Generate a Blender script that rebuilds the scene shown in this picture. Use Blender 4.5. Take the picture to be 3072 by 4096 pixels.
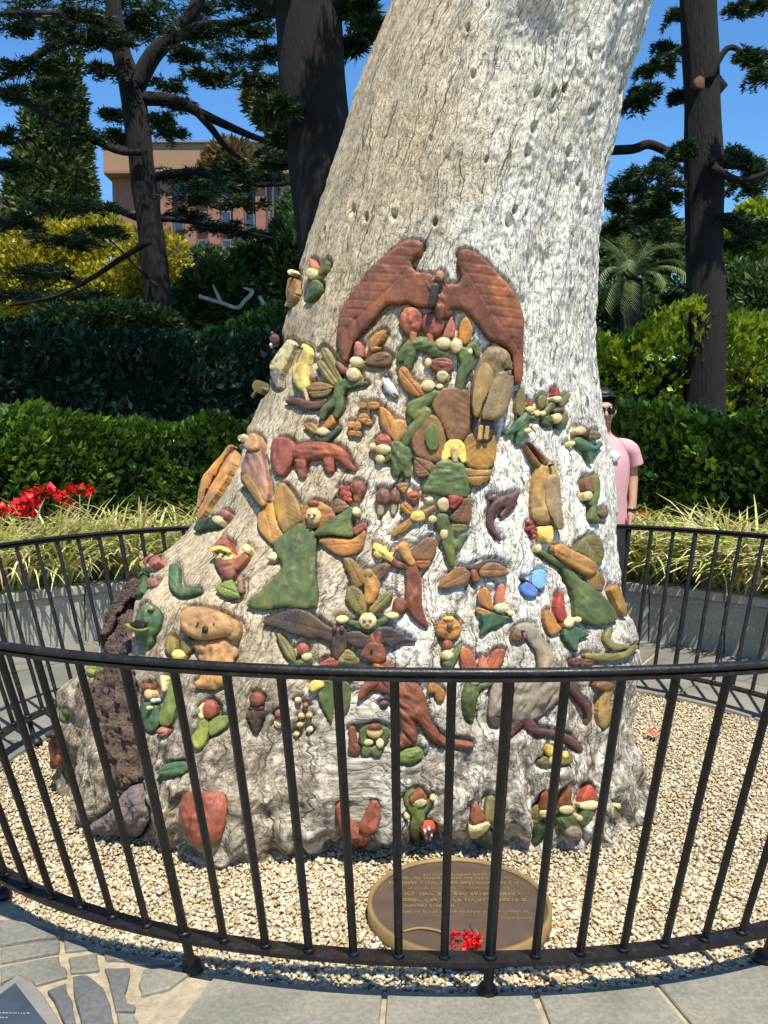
import bpy, bmesh, math, random
import numpy as np
from mathutils import Vector, noise
from mathutils.bvhtree import BVHTree

for o in list(bpy.data.objects):
    bpy.data.objects.remove(o, do_unlink=True)
scene = bpy.context.scene
COL = scene.collection
R = math.radians

# ------------------------------------------------------------------ camera
CAM_H, PITCH, FPX = 1.43, 0.077, 3543.0          # eye height, downward pitch, focal length for a 3072 wide frame
cam = bpy.data.cameras.new('camera')
cam.sensor_fit = 'HORIZONTAL'
cam.sensor_width = 36.0
cam.lens = 36.0 * FPX / 3072.0
cam.clip_start, cam.clip_end = 0.05, 2000.0
camo = bpy.data.objects.new('camera', cam)
camo.location = (0, 0, CAM_H)
camo.rotation_euler = (math.pi / 2 - PITCH, 0, 0)
COL.objects.link(camo)
scene.camera = camo

# ------------------------------------------------------------------ sky and sun
SUN = Vector((0.13, -0.39, 0.90)).normalized()   # towards the sun
elev = math.asin(SUN.z)
azim = math.atan2(SUN.x, SUN.y)                  # from +Y towards +X
world = bpy.data.worlds.new('World')
scene.world = world
world.use_nodes = True
wn = world.node_tree.nodes
wl = world.node_tree.links
bg = wn['Background']
sky = wn.new('ShaderNodeTexSky')
sky.sky_type = 'NISHITA'
sky.sun_disc = False
sky.sun_elevation = elev
sky.sun_rotation = azim
sky.altitude = 30
sky.air_density = 1.0
sky.dust_density = 0.0
sky.ozone_density = 5.0
hs_ = wn.new('ShaderNodeHueSaturation')
hs_.inputs['Saturation'].default_value = 1.2
wl.new(sky.outputs[0], hs_.inputs['Color'])
wl.new(hs_.outputs[0], bg.inputs[0])
bg.inputs[1].default_value = 0.14
sl = bpy.data.lights.new('sun', 'SUN')
sl.energy = 5.0
sl.angle = R(0.53)
sl.color = (1.0, 0.94, 0.83)
so = bpy.data.objects.new('sun', sl)
so.rotation_euler = (-SUN).to_track_quat('-Z', 'Y').to_euler()
so.location = (3, -4, 12)
COL.objects.link(so)
vs = scene.view_settings
vs.view_transform = 'Standard'
vs.look = 'None'
vs.exposure = 0.55
vs.gamma = 1.0
vs.use_curve_mapping = False
scene.cycles.max_bounces = 6
scene.cycles.transparent_max_bounces = 4

# ------------------------------------------------------------------ helpers
rng = np.random.default_rng(7)
random.seed(5)
CP, SP = math.cos(PITCH), math.sin(PITCH)
CAMV = Vector((0, 0, CAM_H))

def ray(x, y):
    u = (x - 1536.0) / FPX
    v = (2048.0 - y) / FPX
    return Vector((u, CP + v * SP, -SP + v * CP))

def at(x, y, Y):
    """point at world depth Y on the line of sight of a photograph pixel (3072 px scale)"""
    d = ray(x, y)
    return CAMV + d * (Y / d.y)

def at1(x, y, Y):
    return at(x * 1.8517, y * 1.8517, Y)

def gnd(x, y, z=0.0):
    d = ray(x, y)
    return CAMV + d * ((z - CAM_H) / d.z)

WORG = {}

def link(o, parent=None, loc=None):
    COL.objects.link(o)
    loc = Vector(loc) if loc is not None else Vector((0, 0, 0))
    WORG[o] = loc
    if parent is not None:
        o.parent = parent
        o.location = loc - WORG[parent]
    else:
        o.location = loc
    return o

def tag(o, label=None, cat=None, group=None, kind=None):
    if label: o['label'] = label
    if cat: o['category'] = cat
    if group: o['group'] = group
    if kind: o['kind'] = kind
    return o

def empty(name, loc, parent=None):
    o = bpy.data.objects.new(name, None)
    o.empty_display_size = 0.1
    return link(o, parent, loc)

def mesh_obj(name, verts, faces, mat, parent=None, smooth=True, origin=None):
    """one mesh object from world-space verts; origin at its own base"""
    v = np.asarray(verts, dtype=np.float64)
    if origin is None:
        mn, mx = v.min(0), v.max(0)
        origin = Vector(((mn[0] + mx[0]) / 2, (mn[1] + mx[1]) / 2, mn[2]))
    me = bpy.data.meshes.new(name)
    me.from_pydata((v - np.array(origin)).tolist(), [], faces)
    me.materials.append(mat)
    if smooth:
        me.polygons.foreach_set('use_smooth', [True] * len(me.polygons))
    me.update()
    o = bpy.data.objects.new(name, me)
    return link(o, parent, origin)

def mesh_np(name, verts, faces, mat, parent=None, smooth=False, origin=None):
    """fast path: faces is an (n,k) int array"""
    v = np.asarray(verts, dtype=np.float64)
    f = np.asarray(faces, dtype=np.int32)
    if origin is None:
        mn, mx = v.min(0), v.max(0)
        origin = Vector(((mn[0] + mx[0]) / 2, (mn[1] + mx[1]) / 2, mn[2]))
    v = v - np.array(origin)
    me = bpy.data.meshes.new(name)
    n, k = f.shape
    me.vertices.add(len(v))
    me.vertices.foreach_set('co', v.astype(np.float32).ravel())
    me.loops.add(n * k)
    me.loops.foreach_set('vertex_index', f.ravel())
    me.polygons.add(n)
    me.polygons.foreach_set('loop_start', np.arange(0, n * k, k, dtype=np.int32))
    me.polygons.foreach_set('loop_total', np.full(n, k, dtype=np.int32))
    if smooth:
        me.polygons.foreach_set('use_smooth', np.ones(n, dtype=bool))
    me.materials.append(mat)
    me.update(calc_edges=True)
    me.validate()
    o = bpy.data.objects.new(name, me)
    return link(o, parent, origin)

def box(cx, cy, cz, sx, sy, sz, rz=0.0, bev=0.0):
    """verts, faces of a box (optionally with chamfered vertical and top edges)"""
    bm = bmesh.new()
    bmesh.ops.create_cube(bm, size=1.0)
    for v in bm.verts:
        v.co = Vector((v.co.x * sx, v.co.y * sy, v.co.z * sz))
    if bev > 0:
        bmesh.ops.bevel(bm, geom=bm.edges[:], offset=bev, segments=2, affect='EDGES', profile=0.6)
    c, s = math.cos(rz), math.sin(rz)
    vs_ = [(cx + v.co.x * c - v.co.y * s, cy + v.co.x * s + v.co.y * c, cz + v.co.z) for v in bm.verts]
    bm.verts.index_update()
    fs = [[v.index for v in f.verts] for f in bm.faces]
    bm.free()
    return vs_, fs

def tube(pts, radii, n=10, squash=None, cap=True):
    """verts, faces of a tube along pts"""
    P = [Vector(p) for p in pts]
    V, F = [], []
    up = Vector((0, 0, 1))
    ref = None
    for i, p in enumerate(P):
        t = (P[min(i + 1, len(P) - 1)] - P[max(i - 1, 0)]).normalized()
        if ref is None:
            ref = t.cross(up if abs(t.z) < 0.9 else Vector((1, 0, 0))).normalized()
        ref = (ref - t * ref.dot(t)).normalized()
        b = t.cross(ref)
        r = radii[i] if hasattr(radii, '__len__') else radii
        for k in range(n):
            a = 2 * math.pi * k / n
            V.append(p + ref * (math.cos(a) * r) + b * (math.sin(a) * r))
    for i in range(len(P) - 1):
        for k in range(n):
            k2 = (k + 1) % n
            F.append([i * n + k, i * n + k2, (i + 1) * n + k2, (i + 1) * n + k])
    if cap:
        F.append(list(range(n))[::-1])
        F.append([(len(P) - 1) * n + k for k in range(n)])
    return [tuple(v) for v in V], F

def smooth_path(pts, k=6):
    """Catmull-Rom through points (any dimension)"""
    P = [np.array(p, float) for p in pts]
    out = []
    for i in range(len(P) - 1):
        p0, p1, p2, p3 = P[max(i - 1, 0)], P[i], P[i + 1], P[min(i + 2, len(P) - 1)]
        for j in range(k):
            t = j / k
            out.append(0.5 * ((2 * p1) + (-p0 + p2) * t + (2 * p0 - 5 * p1 + 4 * p2 - p3) * t * t + (-p0 + 3 * p1 - 3 * p2 + p3) * t ** 3))
    out.append(P[-1])
    return out

def merge(parts):
    V, F = [], []
    for v, f in parts:
        n = len(V)
        V += list(v)
        F += [[i + n for i in q] for q in f]
    return V, F

# ------------------------------------------------------------------ materials
def nodes_of(name):
    m = bpy.data.materials.new(name)
    m.use_nodes = True
    nt = m.node_tree
    return m, nt, nt.nodes, nt.links, nt.nodes['Principled BSDF']

def N(nt, kind, **kw):
    n = nt.nodes.new(kind)
    for k, v in kw.items():
        setattr(n, k, v)
    return n

def ramp(nt, stops, interp='LINEAR'):
    r = nt.nodes.new('ShaderNodeValToRGB')
    r.color_ramp.interpolation = interp
    while len(r.color_ramp.elements) > 1:
        r.color_ramp.elements.remove(r.color_ramp.elements[0])
    r.color_ramp.elements[0].position = stops[0][0]
    c = stops[0][1]
    r.color_ramp.elements[0].color = (*c, 1) if len(c) == 3 else c
    for p, c in stops[1:]:
        e = r.color_ramp.elements.new(p)
        e.color = (*c, 1) if len(c) == 3 else c
    return r

def tex_noise(nt, vec, scale, detail=4, rough=0.55, dist=0.0):
    t = nt.nodes.new('ShaderNodeTexNoise')
    t.inputs['Scale'].default_value = scale
    t.inputs['Detail'].default_value = detail
    t.inputs['Roughness'].default_value = rough
    t.inputs['Distortion'].default_value = dist
    if vec is not None:
        nt.links.new(vec, t.inputs['Vector'])
    return t

def world_coord(nt):
    return nt.nodes.new('ShaderNodeNewGeometry').outputs['Position']

def bump(nt, height, strength, dist, normal=None):
    b = nt.nodes.new('ShaderNodeBump')
    b.inputs['Strength'].default_value = strength
    b.inputs['Distance'].default_value = dist
    nt.links.new(height, b.inputs['Height'])
    if normal is not None:
        nt.links.new(normal, b.inputs['Normal'])
    return b

def mixc(nt, fac, a, b, blend='MIX'):
    m = nt.nodes.new('ShaderNodeMix')
    m.data_type = 'RGBA'
    m.blend_type = blend
    for sock, val in ((m.inputs['Factor'], fac), (m.inputs['A'], a), (m.inputs['B'], b)):
        pass
    fa = [i for i in m.inputs if i.name == 'Factor' and i.type == 'VALUE'][0]
    ia = [i for i in m.inputs if i.name == 'A' and i.type == 'RGBA'][0]
    ib = [i for i in m.inputs if i.name == 'B' and i.type == 'RGBA'][0]
    for sock, val in ((fa, fac), (ia, a), (ib, b)):
        if isinstance(val, bpy.types.NodeSocket):
            nt.links.new(val, sock)
        elif isinstance(val, (int, float)):
            sock.default_value = val
        else:
            sock.default_value = (*val, 1)
    return [o for o in m.outputs if o.type == 'RGBA'][0]

def math_n(nt, op, a, b=None, clamp=False):
    m = nt.nodes.new('ShaderNodeMath')
    m.operation = op
    m.use_clamp = clamp
    for i, val in enumerate((a, b)):
        if val is None: continue
        if isinstance(val, bpy.types.NodeSocket):
            nt.links.new(val, m.inputs[i])
        else:
            m.inputs[i].default_value = val
    return m.outputs[0]

def simple_mat(name, col, rough=0.6, var=0.25, scale=8.0, bscale=60.0, bstr=0.2, bdist=0.003, metal=0.0, spec=0.5):
    m, nt, n, l, p = nodes_of(name)
    pos = world_coord(nt)
    t = tex_noise(nt, pos, scale, 5, 0.6)
    c = np.array(col)
    r = ramp(nt, [(0.25, tuple(c * (1 - var))), (0.5, tuple(c)), (0.75, tuple(np.minimum(c * (1 + var), 0.95)))])
    l.new(t.outputs['Fac'], r.inputs[0])
    l.new(r.outputs[0], p.inputs['Base Color'])
    p.inputs['Roughness'].default_value = rough
    p.inputs['Metallic'].default_value = metal
    p.inputs['Specular IOR Level'].default_value = spec
    if bstr > 0:
        t2 = tex_noise(nt, pos, bscale, 4, 0.6)
        b = bump(nt, t2.outputs['Fac'], bstr, bdist)
        l.new(b.outputs[0], p.inputs['Normal'])
    return m

def leaf_mat(name, cols, rough=0.45, trans=0.3, spec=0.4, patch=1.2):
    """foliage: a colour for every leaf, drifting slowly from place to place, slightly translucent"""
    m, nt, n, l, p = nodes_of(name)
    g = nt.nodes.new('ShaderNodeNewGeometry')
    t = tex_noise(nt, g.outputs['Position'], patch, 2, 0.5)
    a = math_n(nt, 'MULTIPLY', g.outputs['Random Per Island'], 0.6)
    b2 = math_n(nt, 'MULTIPLY', t.outputs['Fac'], 0.7)
    s = math_n(nt, 'ADD', a, b2)
    s = math_n(nt, 'SUBTRACT', s, 0.15, True)
    k = len(cols)
    r = ramp(nt, [(i / (k - 1), c) for i, c in enumerate(cols)])
    l.new(s, r.inputs[0])
    l.new(r.outputs[0], p.inputs['Base Color'])
    p.inputs['Roughness'].default_value = rough
    p.inputs['Specular IOR Level'].default_value = spec
    tr = nt.nodes.new('ShaderNodeBsdfTranslucent')
    l.new(r.outputs[0], tr.inputs['Color'])
    mx = nt.nodes.new('ShaderNodeMixShader')
    mx.inputs[0].default_value = trans
    l.new(p.outputs[0], mx.inputs[1])
    l.new(tr.outputs[0], mx.inputs[2])
    l.new(mx.outputs[0], n['Material Output'].inputs['Surface'])
    return m
# ================================================================== THE SETTING
FCX, FCY, FA, FB, FN, LEAN = 0.207, 3.821, 1.951, 1.651, 2.086, 0.246
Z_LO, Z_HI = 0.12, 0.91

def oval(t, off=0.0):
    ct, st = math.cos(t), math.sin(t)
    e = 2.0 / FN
    x = math.copysign(abs(ct) ** e, ct)
    y = math.copysign(abs(st) ** e, st)
    nx = math.copysign(abs(ct) ** (2 - e), ct) / FA
    ny = math.copysign(abs(st) ** (2 - e), st) / FB
    L = math.hypot(nx, ny)
    return (FCX + FA * x + off * nx / L, FCY + FB * y + off * ny / L)

def oval_at_angle(ang, off=0.0):
    """point of the oval in direction ang from its centre"""
    t = math.atan2(math.sin(ang) / FB, math.cos(ang) / FA)
    return oval(t, off)

# ---- materials of the ground
def stone_mat(name, cols, scale=5.0):
    m, nt, n, l, p = nodes_of(name)
    pos = world_coord(nt)
    oi = nt.nodes.new('ShaderNodeObjectInfo')
    t = tex_noise(nt, pos, scale, 6, 0.62)
    s = math_n(nt, 'ADD', math_n(nt, 'MULTIPLY', t.outputs['Fac'], 0.75), math_n(nt, 'MULTIPLY', oi.outputs['Random'], 0.42))
    s = math_n(nt, 'SUBTRACT', s, 0.08, True)
    k = len(cols)
    r = ramp(nt, [(i / (k - 1), c) for i, c in enumerate(cols)])
    l.new(s, r.inputs[0])
    t3 = tex_noise(nt, pos, 70, 4, 0.7)
    sp = ramp(nt, [(0.40, (0.78, 0.78, 0.78)), (0.62, (1.08, 1.08, 1.08))])
    l.new(t3.outputs['Fac'], sp.inputs[0])
    t5 = tex_noise(nt, pos, 1.7, 5, 0.7, 0.6)
    st = ramp(nt, [(0.36, (0.72, 0.74, 0.74)), (0.52, (1, 1, 1)), (0.70, (1.12, 1.08, 0.98))])
    l.new(t5.outputs['Fac'], st.inputs[0])
    c = mixc(nt, 1.0, r.outputs[0], sp.outputs[0], 'MULTIPLY')
    c = mixc(nt, 1.0, c, st.outputs[0], 'MULTIPLY')
    l.new(c, p.inputs['Base Color'])
    p.inputs['Roughness'].default_value = 0.7
    t4 = tex_noise(nt, pos, 22, 6, 0.7)
    b = bump(nt, t4.outputs['Fac'], 0.5, 0.006)
    l.new(b.outputs[0], p.inputs['Normal'])
    return m

M_MORTAR = simple_mat('mortar', (0.36, 0.30, 0.20), 0.9, 0.35, 30, 160, 0.8, 0.006)
M_STONE = stone_mat('bluestone_flag', [(0.14, 0.14, 0.122), (0.19, 0.183, 0.152), (0.24, 0.226, 0.178), (0.29, 0.27, 0.205)])
M_SLATE = stone_mat('dark_slate', [(0.085, 0.09, 0.09), (0.13, 0.132, 0.125), (0.19, 0.182, 0.16)])
M_LAWN = simple_mat('lawn', (0.05, 0.075, 0.022), 0.9, 0.4, 0.6, 20, 0.5, 0.03)
M_SOIL = simple_mat('leaf_litter', (0.075, 0.05, 0.03), 0.95, 0.45, 14, 60, 0.8, 0.02)
M_CONC = stone_mat('weathered_concrete', [(0.27, 0.265, 0.22), (0.37, 0.355, 0.29), (0.47, 0.44, 0.34)], 2.5)

# ---- ground sheet to the horizon (open where the paved circle lies)
def ring_mesh(inner, outer, z, n):
    V = [(x, y, z) for x, y in inner] + [(x, y, z) for x, y in outer]
    F = [[i, (i + 1) % n, n + (i + 1) % n, n + i] for i in range(n)]
    return V, F

WCX, WCY, WR = -0.10, 3.60, 3.40                 # circle of the planter wall
nseg = 96
circ = lambda r: [(WCX + r * math.cos(2 * math.pi * i / nseg), WCY + r * math.sin(2 * math.pi * i / nseg)) for i in range(nseg)]
v, f = ring_mesh(circ(8.0), circ(900.0), -0.03, nseg)
tag(mesh_obj('ground', v, f, M_LAWN, smooth=False, origin=Vector((0, 0, -0.03))), kind='structure')
v, f = ring_mesh([oval(2 * math.pi * i / nseg, -0.046) for i in range(nseg)],
                 [(WCX + 8.6 * math.cos(math.atan2(math.sin(2 * math.pi * i / nseg) * FB, math.cos(2 * math.pi * i / nseg) * FA)),
                   WCY + 8.6 * math.sin(math.atan2(math.sin(2 * math.pi * i / nseg) * FB, math.cos(2 * math.pi * i / nseg) * FA))) for i in range(nseg)], -0.012, nseg)
pavement = tag(mesh_obj('pavement', v, f, M_MORTAR, smooth=False, origin=Vector((0, 2, -0.012))), kind='structure')

def prism(poly, z0, z1, ch=0.004):
    """slab from a 2D outline with a small chamfered top edge"""
    P = [np.array(p, float) for p in poly]
    if sum(P[i][0] * P[(i + 1) % len(P)][1] - P[(i + 1) % len(P)][0] * P[i][1] for i in range(len(P))) < 0:
        P = P[::-1]
    n = len(P)
    c = sum(P) / n
    ins = []
    for p in P:
        d = c - p
        ins.append(p + d / max(np.linalg.norm(d), 1e-6) * ch)
    V = [(p[0], p[1], z0) for p in P] + [(p[0], p[1], z1 - ch) for p in P] + [(p[0], p[1], z1) for p in ins]
    F = [[2 * n + i for i in range(n)]]
    for i in range(n):
        j = (i + 1) % n
        F.append([i, j, n + j, n + i])
        F.append([n + i, n + j, 2 * n + j, 2 * n + i])
    return V, F

def flag(poly, mat=None, top=None):
    top = random.uniform(-0.003, 0.003) if top is None else top
    v, f = prism(poly, -0.03, top)
    return mesh_obj('flagstone', v, f, mat or M_STONE, pavement, smooth=False)

def wob(poly, k=3, amp=0.006):
    """roughen the straight sides of an outline"""
    out = []
    for i in range(len(poly)):
        a, b = np.array(poly[i], float), np.array(poly[(i + 1) % len(poly)], float)
        for j in range(k):
            q = a + (b - a) * j / k
            if j: q = q + np.array([random.uniform(-amp, amp), random.uniform(-amp, amp)])
            out.append(tuple(q))
    return out

# small broken stones in the bottom left corner of the view (outline on the ground, photograph 0,3500 + 0.5425)
def tr(pts, s=0.5425, ox=0, oy=3500):
    return [tuple(gnd(ox + x * s, oy + y * s)[:2]) for x, y in pts]
CRAZY = [
    ([(0, 545), (250, 492), (440, 478), (436, 560), (200, 600), (0, 638)], 0), ([(472, 465), (560, 470), (690, 520), (600, 542), (482, 552)], 0),
    ([(0, 675), (200, 632), (436, 592), (450, 660), (495, 700), (495, 738), (262, 800), (140, 735), (0, 795)], 0),
    ([(505, 605), (718, 565), (736, 688), (522, 708)], 0), ([(762, 545), (950, 565), (1100, 598), (1290, 640), (1000, 640), (940, 618), (782, 615)], 0),
    ([(772, 680), (955, 676), (950, 760), (915, 880), (940, 948), (1000, 962), (988, 993), (852, 990), (822, 860)], 1),
    ([(538, 752), (640, 742), (760, 830), (815, 960), (850, 1120), (605, 1120), (562, 950)], 1),
    ([(350, 852), (488, 795), (500, 870), (538, 950), (556, 1060), (556, 1120), (490, 1120), (430, 985)], 1),
    ([(1062, 692), (1395, 668), (1420, 700), (1250, 826), (1042, 878), (1022, 800)], 0),
    ([(860, 1010), (985, 1012), (1020, 1060), (985, 1130), (890, 1130)], 0),
    ([(0, 330), (200, 352), (470, 425), (440, 452), (250, 470), (0, 512)], 0)]
for pts, dk in CRAZY:
    flag(wob(tr(pts), 2, 0.003), M_SLATE if dk else M_STONE)
ccx = [np.mean(tr(p), axis=0) for p, _ in CRAZY]

# big slabs: rows round the fence
def ang_of(px, py):
    g = gnd(px, py)
    return math.atan2(g.y - FCY, g.x - FCX)
front = [ang_of(822, 3960), ang_of(1568, 4000), ang_of(2120, 4000), ang_of(2640, 4000)]
angs = list(front)
a = front[-1]
while a < front[0] + 2 * math.pi - 0.38:
    a += random.uniform(0.27, 0.37)
    angs.append(a)
angs = angs[:-1] + [front[0] + 2 * math.pi]
rows = [-0.040, 0.56, 1.15, 1.75, 2.4, 3.1]
for k in range(len(rows) - 1):
    sh = 0 if k == 0 else random.uniform(0.1, 0.25)
    for i in range(len(angs) - 1):
        a0, a1 = angs[i] + sh, angs[i + 1] + sh
        g = 0.011
        poly = []
        for j in range(5):
            aa = a0 + (a1 - a0) * j / 4
            poly.append(oval_at_angle(aa, rows[k] + (g if k else 0)))
        for j in range(5):
            aa = a1 - (a1 - a0) * j / 4
            poly.append(oval_at_angle(aa, rows[k + 1] - g))
        # shrink for the joints on the two radial sides
        P = [np.array(p) for p in poly]
        d = P[4] - P[0]
        d /= np.linalg.norm(d)
        for q, sgn in ((0, 1), (9, 1), (4, -1), (5, -1)):
            P[q] = P[q] + d * sgn * g + np.array([random.uniform(-.008, .008), random.uniform(-.008, .008)])
        c = sum(P) / len(P)
        if c[0] < -0.60 and c[1] < 2.75 and c[0] > -2.6 and c[1] > 1.2:
            continue                               # the broken stones lie here
        if math.hypot(c[0] - WCX, c[1] - WCY) > WR + 0.2 and c[1] > 2.5:
            continue
        flag([tuple(p) for p in P])

# dark memorial slab set in the paving, lower left, in its pale border
frame_o = wob(tr([(-260, 1010), (130, 742), (240, 800), (330, 905), (470, 1120), (480, 1250), (-260, 1250)]), 2, 0.002)
inner = tr([(-180, 1040), (112, 822), (222, 960), (345, 1120), (400, 1200), (-100, 1240)])
mp = empty('memorial_slab', (inner[0][0], inner[0][1], 0.0))
v, f = prism(frame_o, -0.03, 0.004)
mesh_obj('border', v, f, simple_mat('border_stone', (0.20, 0.19, 0.165), 0.7, 0.2, 12, 80, 0.4), mp, smooth=False)
v, f = prism(inner, -0.02, 0.012)
mesh_obj('tablet', v, f, simple_mat('polished_slate', (0.045, 0.06, 0.075), 0.35, 0.25, 9, 60, 0.1), mp, smooth=False)
tag(mp, 'dark slate tablet with pale border set in the paving, bottom left corner', 'tablet')
M_INSC = simple_mat('worn_inscription', (0.24, 0.26, 0.27), 0.6, 0.2, 30, 60, 0.1)
parts = []
for row, (x0, x1, yy) in enumerate(((-60, 120, 1050), (-60, 60, 1085), (80, 210, 1052))):
    x = x0
    while x < x1:
        w = random.uniform(8, 22)
        q = tr([(x, yy), (x + w, yy), (x + w, yy + 9), (x, yy + 9)])
        parts.append(([(p[0], p[1], 0.0135) for p in q], [[3, 2, 1, 0]]))
        x += w + random.uniform(5, 14)
v, f = merge(parts)
mesh_obj('inscription', v, f, M_INSC, mp, smooth=False)

# ---- gravel bed inside the fence
bed = [oval(2 * math.pi * i / nseg, -0.038) for i in range(nseg)]
tag(mesh_obj('gravel_bed', [(x, y, -0.028) for x, y in bed], [list(range(nseg))],
             simple_mat('gravel_base', (0.42, 0.34, 0.21), 0.95, 0.4, 60, 120, 1.0, 0.01), smooth=False), kind='structure')
def gravel_mat():
    m, nt, n, l, p = nodes_of('river_pebbles')
    g = nt.nodes.new('ShaderNodeNewGeometry')
    r = ramp(nt, [(0.0, (0.30, 0.21, 0.11)), (0.12, (0.46, 0.355, 0.20)), (0.38, (0.54, 0.445, 0.275)), (0.62, (0.61, 0.53, 0.36)), (0.86, (0.68, 0.62, 0.48)), (0.93, (0.42, 0.39, 0.30)), (0.97, (0.46, 0.26, 0.11)), (1.0, (0.32, 0.28, 0.21))])
    l.new(g.outputs['Random Per Island'], r.inputs[0])
    t = tex_noise(nt, g.outputs['Position'], 90, 3, 0.6)
    rr = ramp(nt, [(0.3, (0.82, 0.80, 0.76)), (0.7, (1.05, 1.05, 1.05))])
    l.new(t.outputs['Fac'], rr.inputs[0])
    l.new(mixc(nt, 1.0, r.outputs[0], rr.outputs[0], 'MULTIPLY'), p.inputs['Base Color'])
    p.inputs['Roughness'].default_value = 0.55
    return m
def gravel_part(sp_, size, near):
    gx, gy = np.meshgrid(np.arange(FCX - FA, FCX + FA, sp_), np.arange(FCY - FB - 0.03, FCY + FB, sp_))
    gx = gx.ravel() + rng.uniform(-.5, .5, gx.size) * sp_
    gy = gy.ravel() + rng.uniform(-.5, .5, gy.size) * sp_
    inside = (np.abs((gx - FCX) / (FA - 0.050)) ** FN + np.abs((gy - FCY) / (FB - 0.050)) ** FN) < 1
    undertree = (np.abs((gx + 0.12) / 0.88) ** 3 + np.abs((gy - 3.78) / 0.62) ** 3) < 1
    seen = np.abs(gx) / np.maximum(gy, .1) < 0.47
    keep = inside & ~undertree & seen & ((gy < 4.6) | (gx > 0.6) | (gx < -0.9)) & ((gy < 2.95) if near else (gy >= 2.95))
    gx, gy = gx[keep], gy[keep]
    if near:
        bmi = bmesh.new()
        bmesh.ops.create_icosphere(bmi, subdivisions=1, radius=1.0)
        bmi.verts.index_update()
        iv = np.array([v.co[:] for v in bmi.verts])
        jf = np.array([[v.index for v in f.verts] for f in bmi.faces])
        bmi.free()
    else:
        iv = np.array([(1, 0, 0), (.4, .95, 0), (-.9, .6, 0), (-.8, -.7, 0), (.5, -.9, 0), (0, 0, 1.0), (0, 0, -.8)], float)
        jf = np.array([(i, (i + 1) % 5, 5) for i in range(5)] + [((i + 1) % 5, i, 6) for i in range(5)])
    n = len(gx)
    sz = size * rng.lognormal(0, 0.30, n)
    sc = np.stack([sz * rng.uniform(.8, 1.4, n), sz * rng.uniform(.7, 1.1, n), sz * rng.uniform(.45, .8, n)], 1)
    rot = rng.uniform(0, 2 * np.pi, n)
    V = iv[None] * (1 + rng.uniform(-.12, .12, (n, len(iv), 1))) * sc[:, None, :]
    ca, sa = np.cos(rot)[:, None], np.sin(rot)[:, None]
    X = V[..., 0] * ca - V[..., 1] * sa
    Yv = V[..., 0] * sa + V[..., 1] * ca
    Z = V[..., 2] + X * rng.uniform(-.4, .4, (n, 1))
    low = 0.006 * np.array([noise.noise((x * 2.3, y * 2.3, 0)) for x, y in zip(gx, gy)])
    V = np.stack([X + gx[:, None], Yv + gy[:, None], Z + (rng.uniform(-.026, -.014, n) + low)[:, None]], -1).reshape(-1, 3)
    F = (jf[None] + (np.arange(n) * len(iv))[:, None, None]).reshape(-1, 3)
    return V, F
v1, f1 = gravel_part(0.0098, 0.0064, True)
v2, f2 = gravel_part(0.0112, 0.0073, False)
tag(mesh_np('pebbles', np.concatenate([v1, v2]), np.concatenate([f1, f2 + len(v1)]), gravel_mat(), smooth=True), kind='stuff')['label'] = 'pale cream river pebbles covering the ground round the carved tree'

# ---- planter wall of concrete blocks behind the paved circle
wall = empty('planter_wall', (WCX, WCY + WR, 0))
tag(wall, 'low curved grey concrete wall holding the planted bed behind the fence', 'wall')
a0, a1, da = R(-20), R(200), R(9.2)
a = a0
while a < a1:
    poly, poly2 = [], []
    e = R(0.10)
    for j in range(4):
        aa = a + e + (da - 2 * e) * j / 3
        poly.append((WCX + WR * math.cos(aa), WCY + WR * math.sin(aa)))
        poly2.append((WCX + (WR - 0.025) * math.cos(aa), WCY + (WR - 0.025) * math.sin(aa)))
    back = [(WCX + (WR + .2) * math.cos(a + da - e - (da - 2 * e) * j / 3), WCY + (WR + .2) * math.sin(a + da - e - (da - 2 * e) * j / 3)) for j in range(4)]
    v, f = prism(poly + back, -0.03, 0.355, 0.006)
    mesh_obj('wall_block', v, f, M_CONC, wall, smooth=False)
    v, f = prism(poly2 + back, 0.357, 0.415, 0.008)
    mesh_obj('coping_stone', v, f, M_CONC, wall, smooth=False)
    a += da
soil_i = [(WCX + (WR + .19) * math.cos(R(-20) + i * R(220) / 60), WCY + (WR + .19) * math.sin(R(-20) + i * R(220) / 60)) for i in range(61)]
soil_o = [(WCX + 14 * math.cos(R(-20) + i * R(220) / 60), WCY + 14 * math.sin(R(-20) + i * R(220) / 60)) for i in range(61)]
V = [(x, y, 0.36) for x, y in soil_i] + [(x, y, 0.30) for x, y in soil_o]
tag(mesh_obj('garden_bed', V, [[i, i + 1, 62 + i, 61 + i] for i in range(60)], M_SOIL, smooth=False), kind='structure')
# ================================================================== THE CARVED TREE
TY = 3.75                                        # depth of the trunk's axis
# outline of the trunk in the photograph: row, left edge, right edge
OUT = [(-420, 985, 1560), (-200, 905, 1480), (0, 845, 1412), (50, 826, 1400), (130, 792, 1375), (200, 765, 1350), (290, 738, 1334), (400, 702, 1308), (500, 668, 1298), (600, 637, 1291), (700, 610, 1286),
       (800, 583, 1289), (900, 540, 1305), (1000, 487, 1320), (1050, 462, 1326), (1100, 436, 1331), (1150, 402, 1331), (1200, 345, 1330), (1250, 305, 1336), (1300, 285, 1347), (1350, 262, 1364), (1400, 240, 1366),
       (1450, 226, 1352), (1500, 218, 1344), (1550, 212, 1341), (1600, 208, 1350), (1650, 204, 1366), (1680, 203, 1372)]
zs, xl, xr = [], [], []
for y, l, r in OUT:
    pl, pr = at1(l, y, TY - 0.04), at1(r, y, TY - 0.04)
    zs.append((pl.z + pr.z) / 2)
    xl.append(pl.x)
    xr.append(pr.x)
zs, xl, xr = np.array(zs[::-1]), np.array(xl[::-1]), np.array(xr[::-1])
zs = np.concatenate([[-0.12], zs]) if zs[0] > -0.1 else zs
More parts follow.
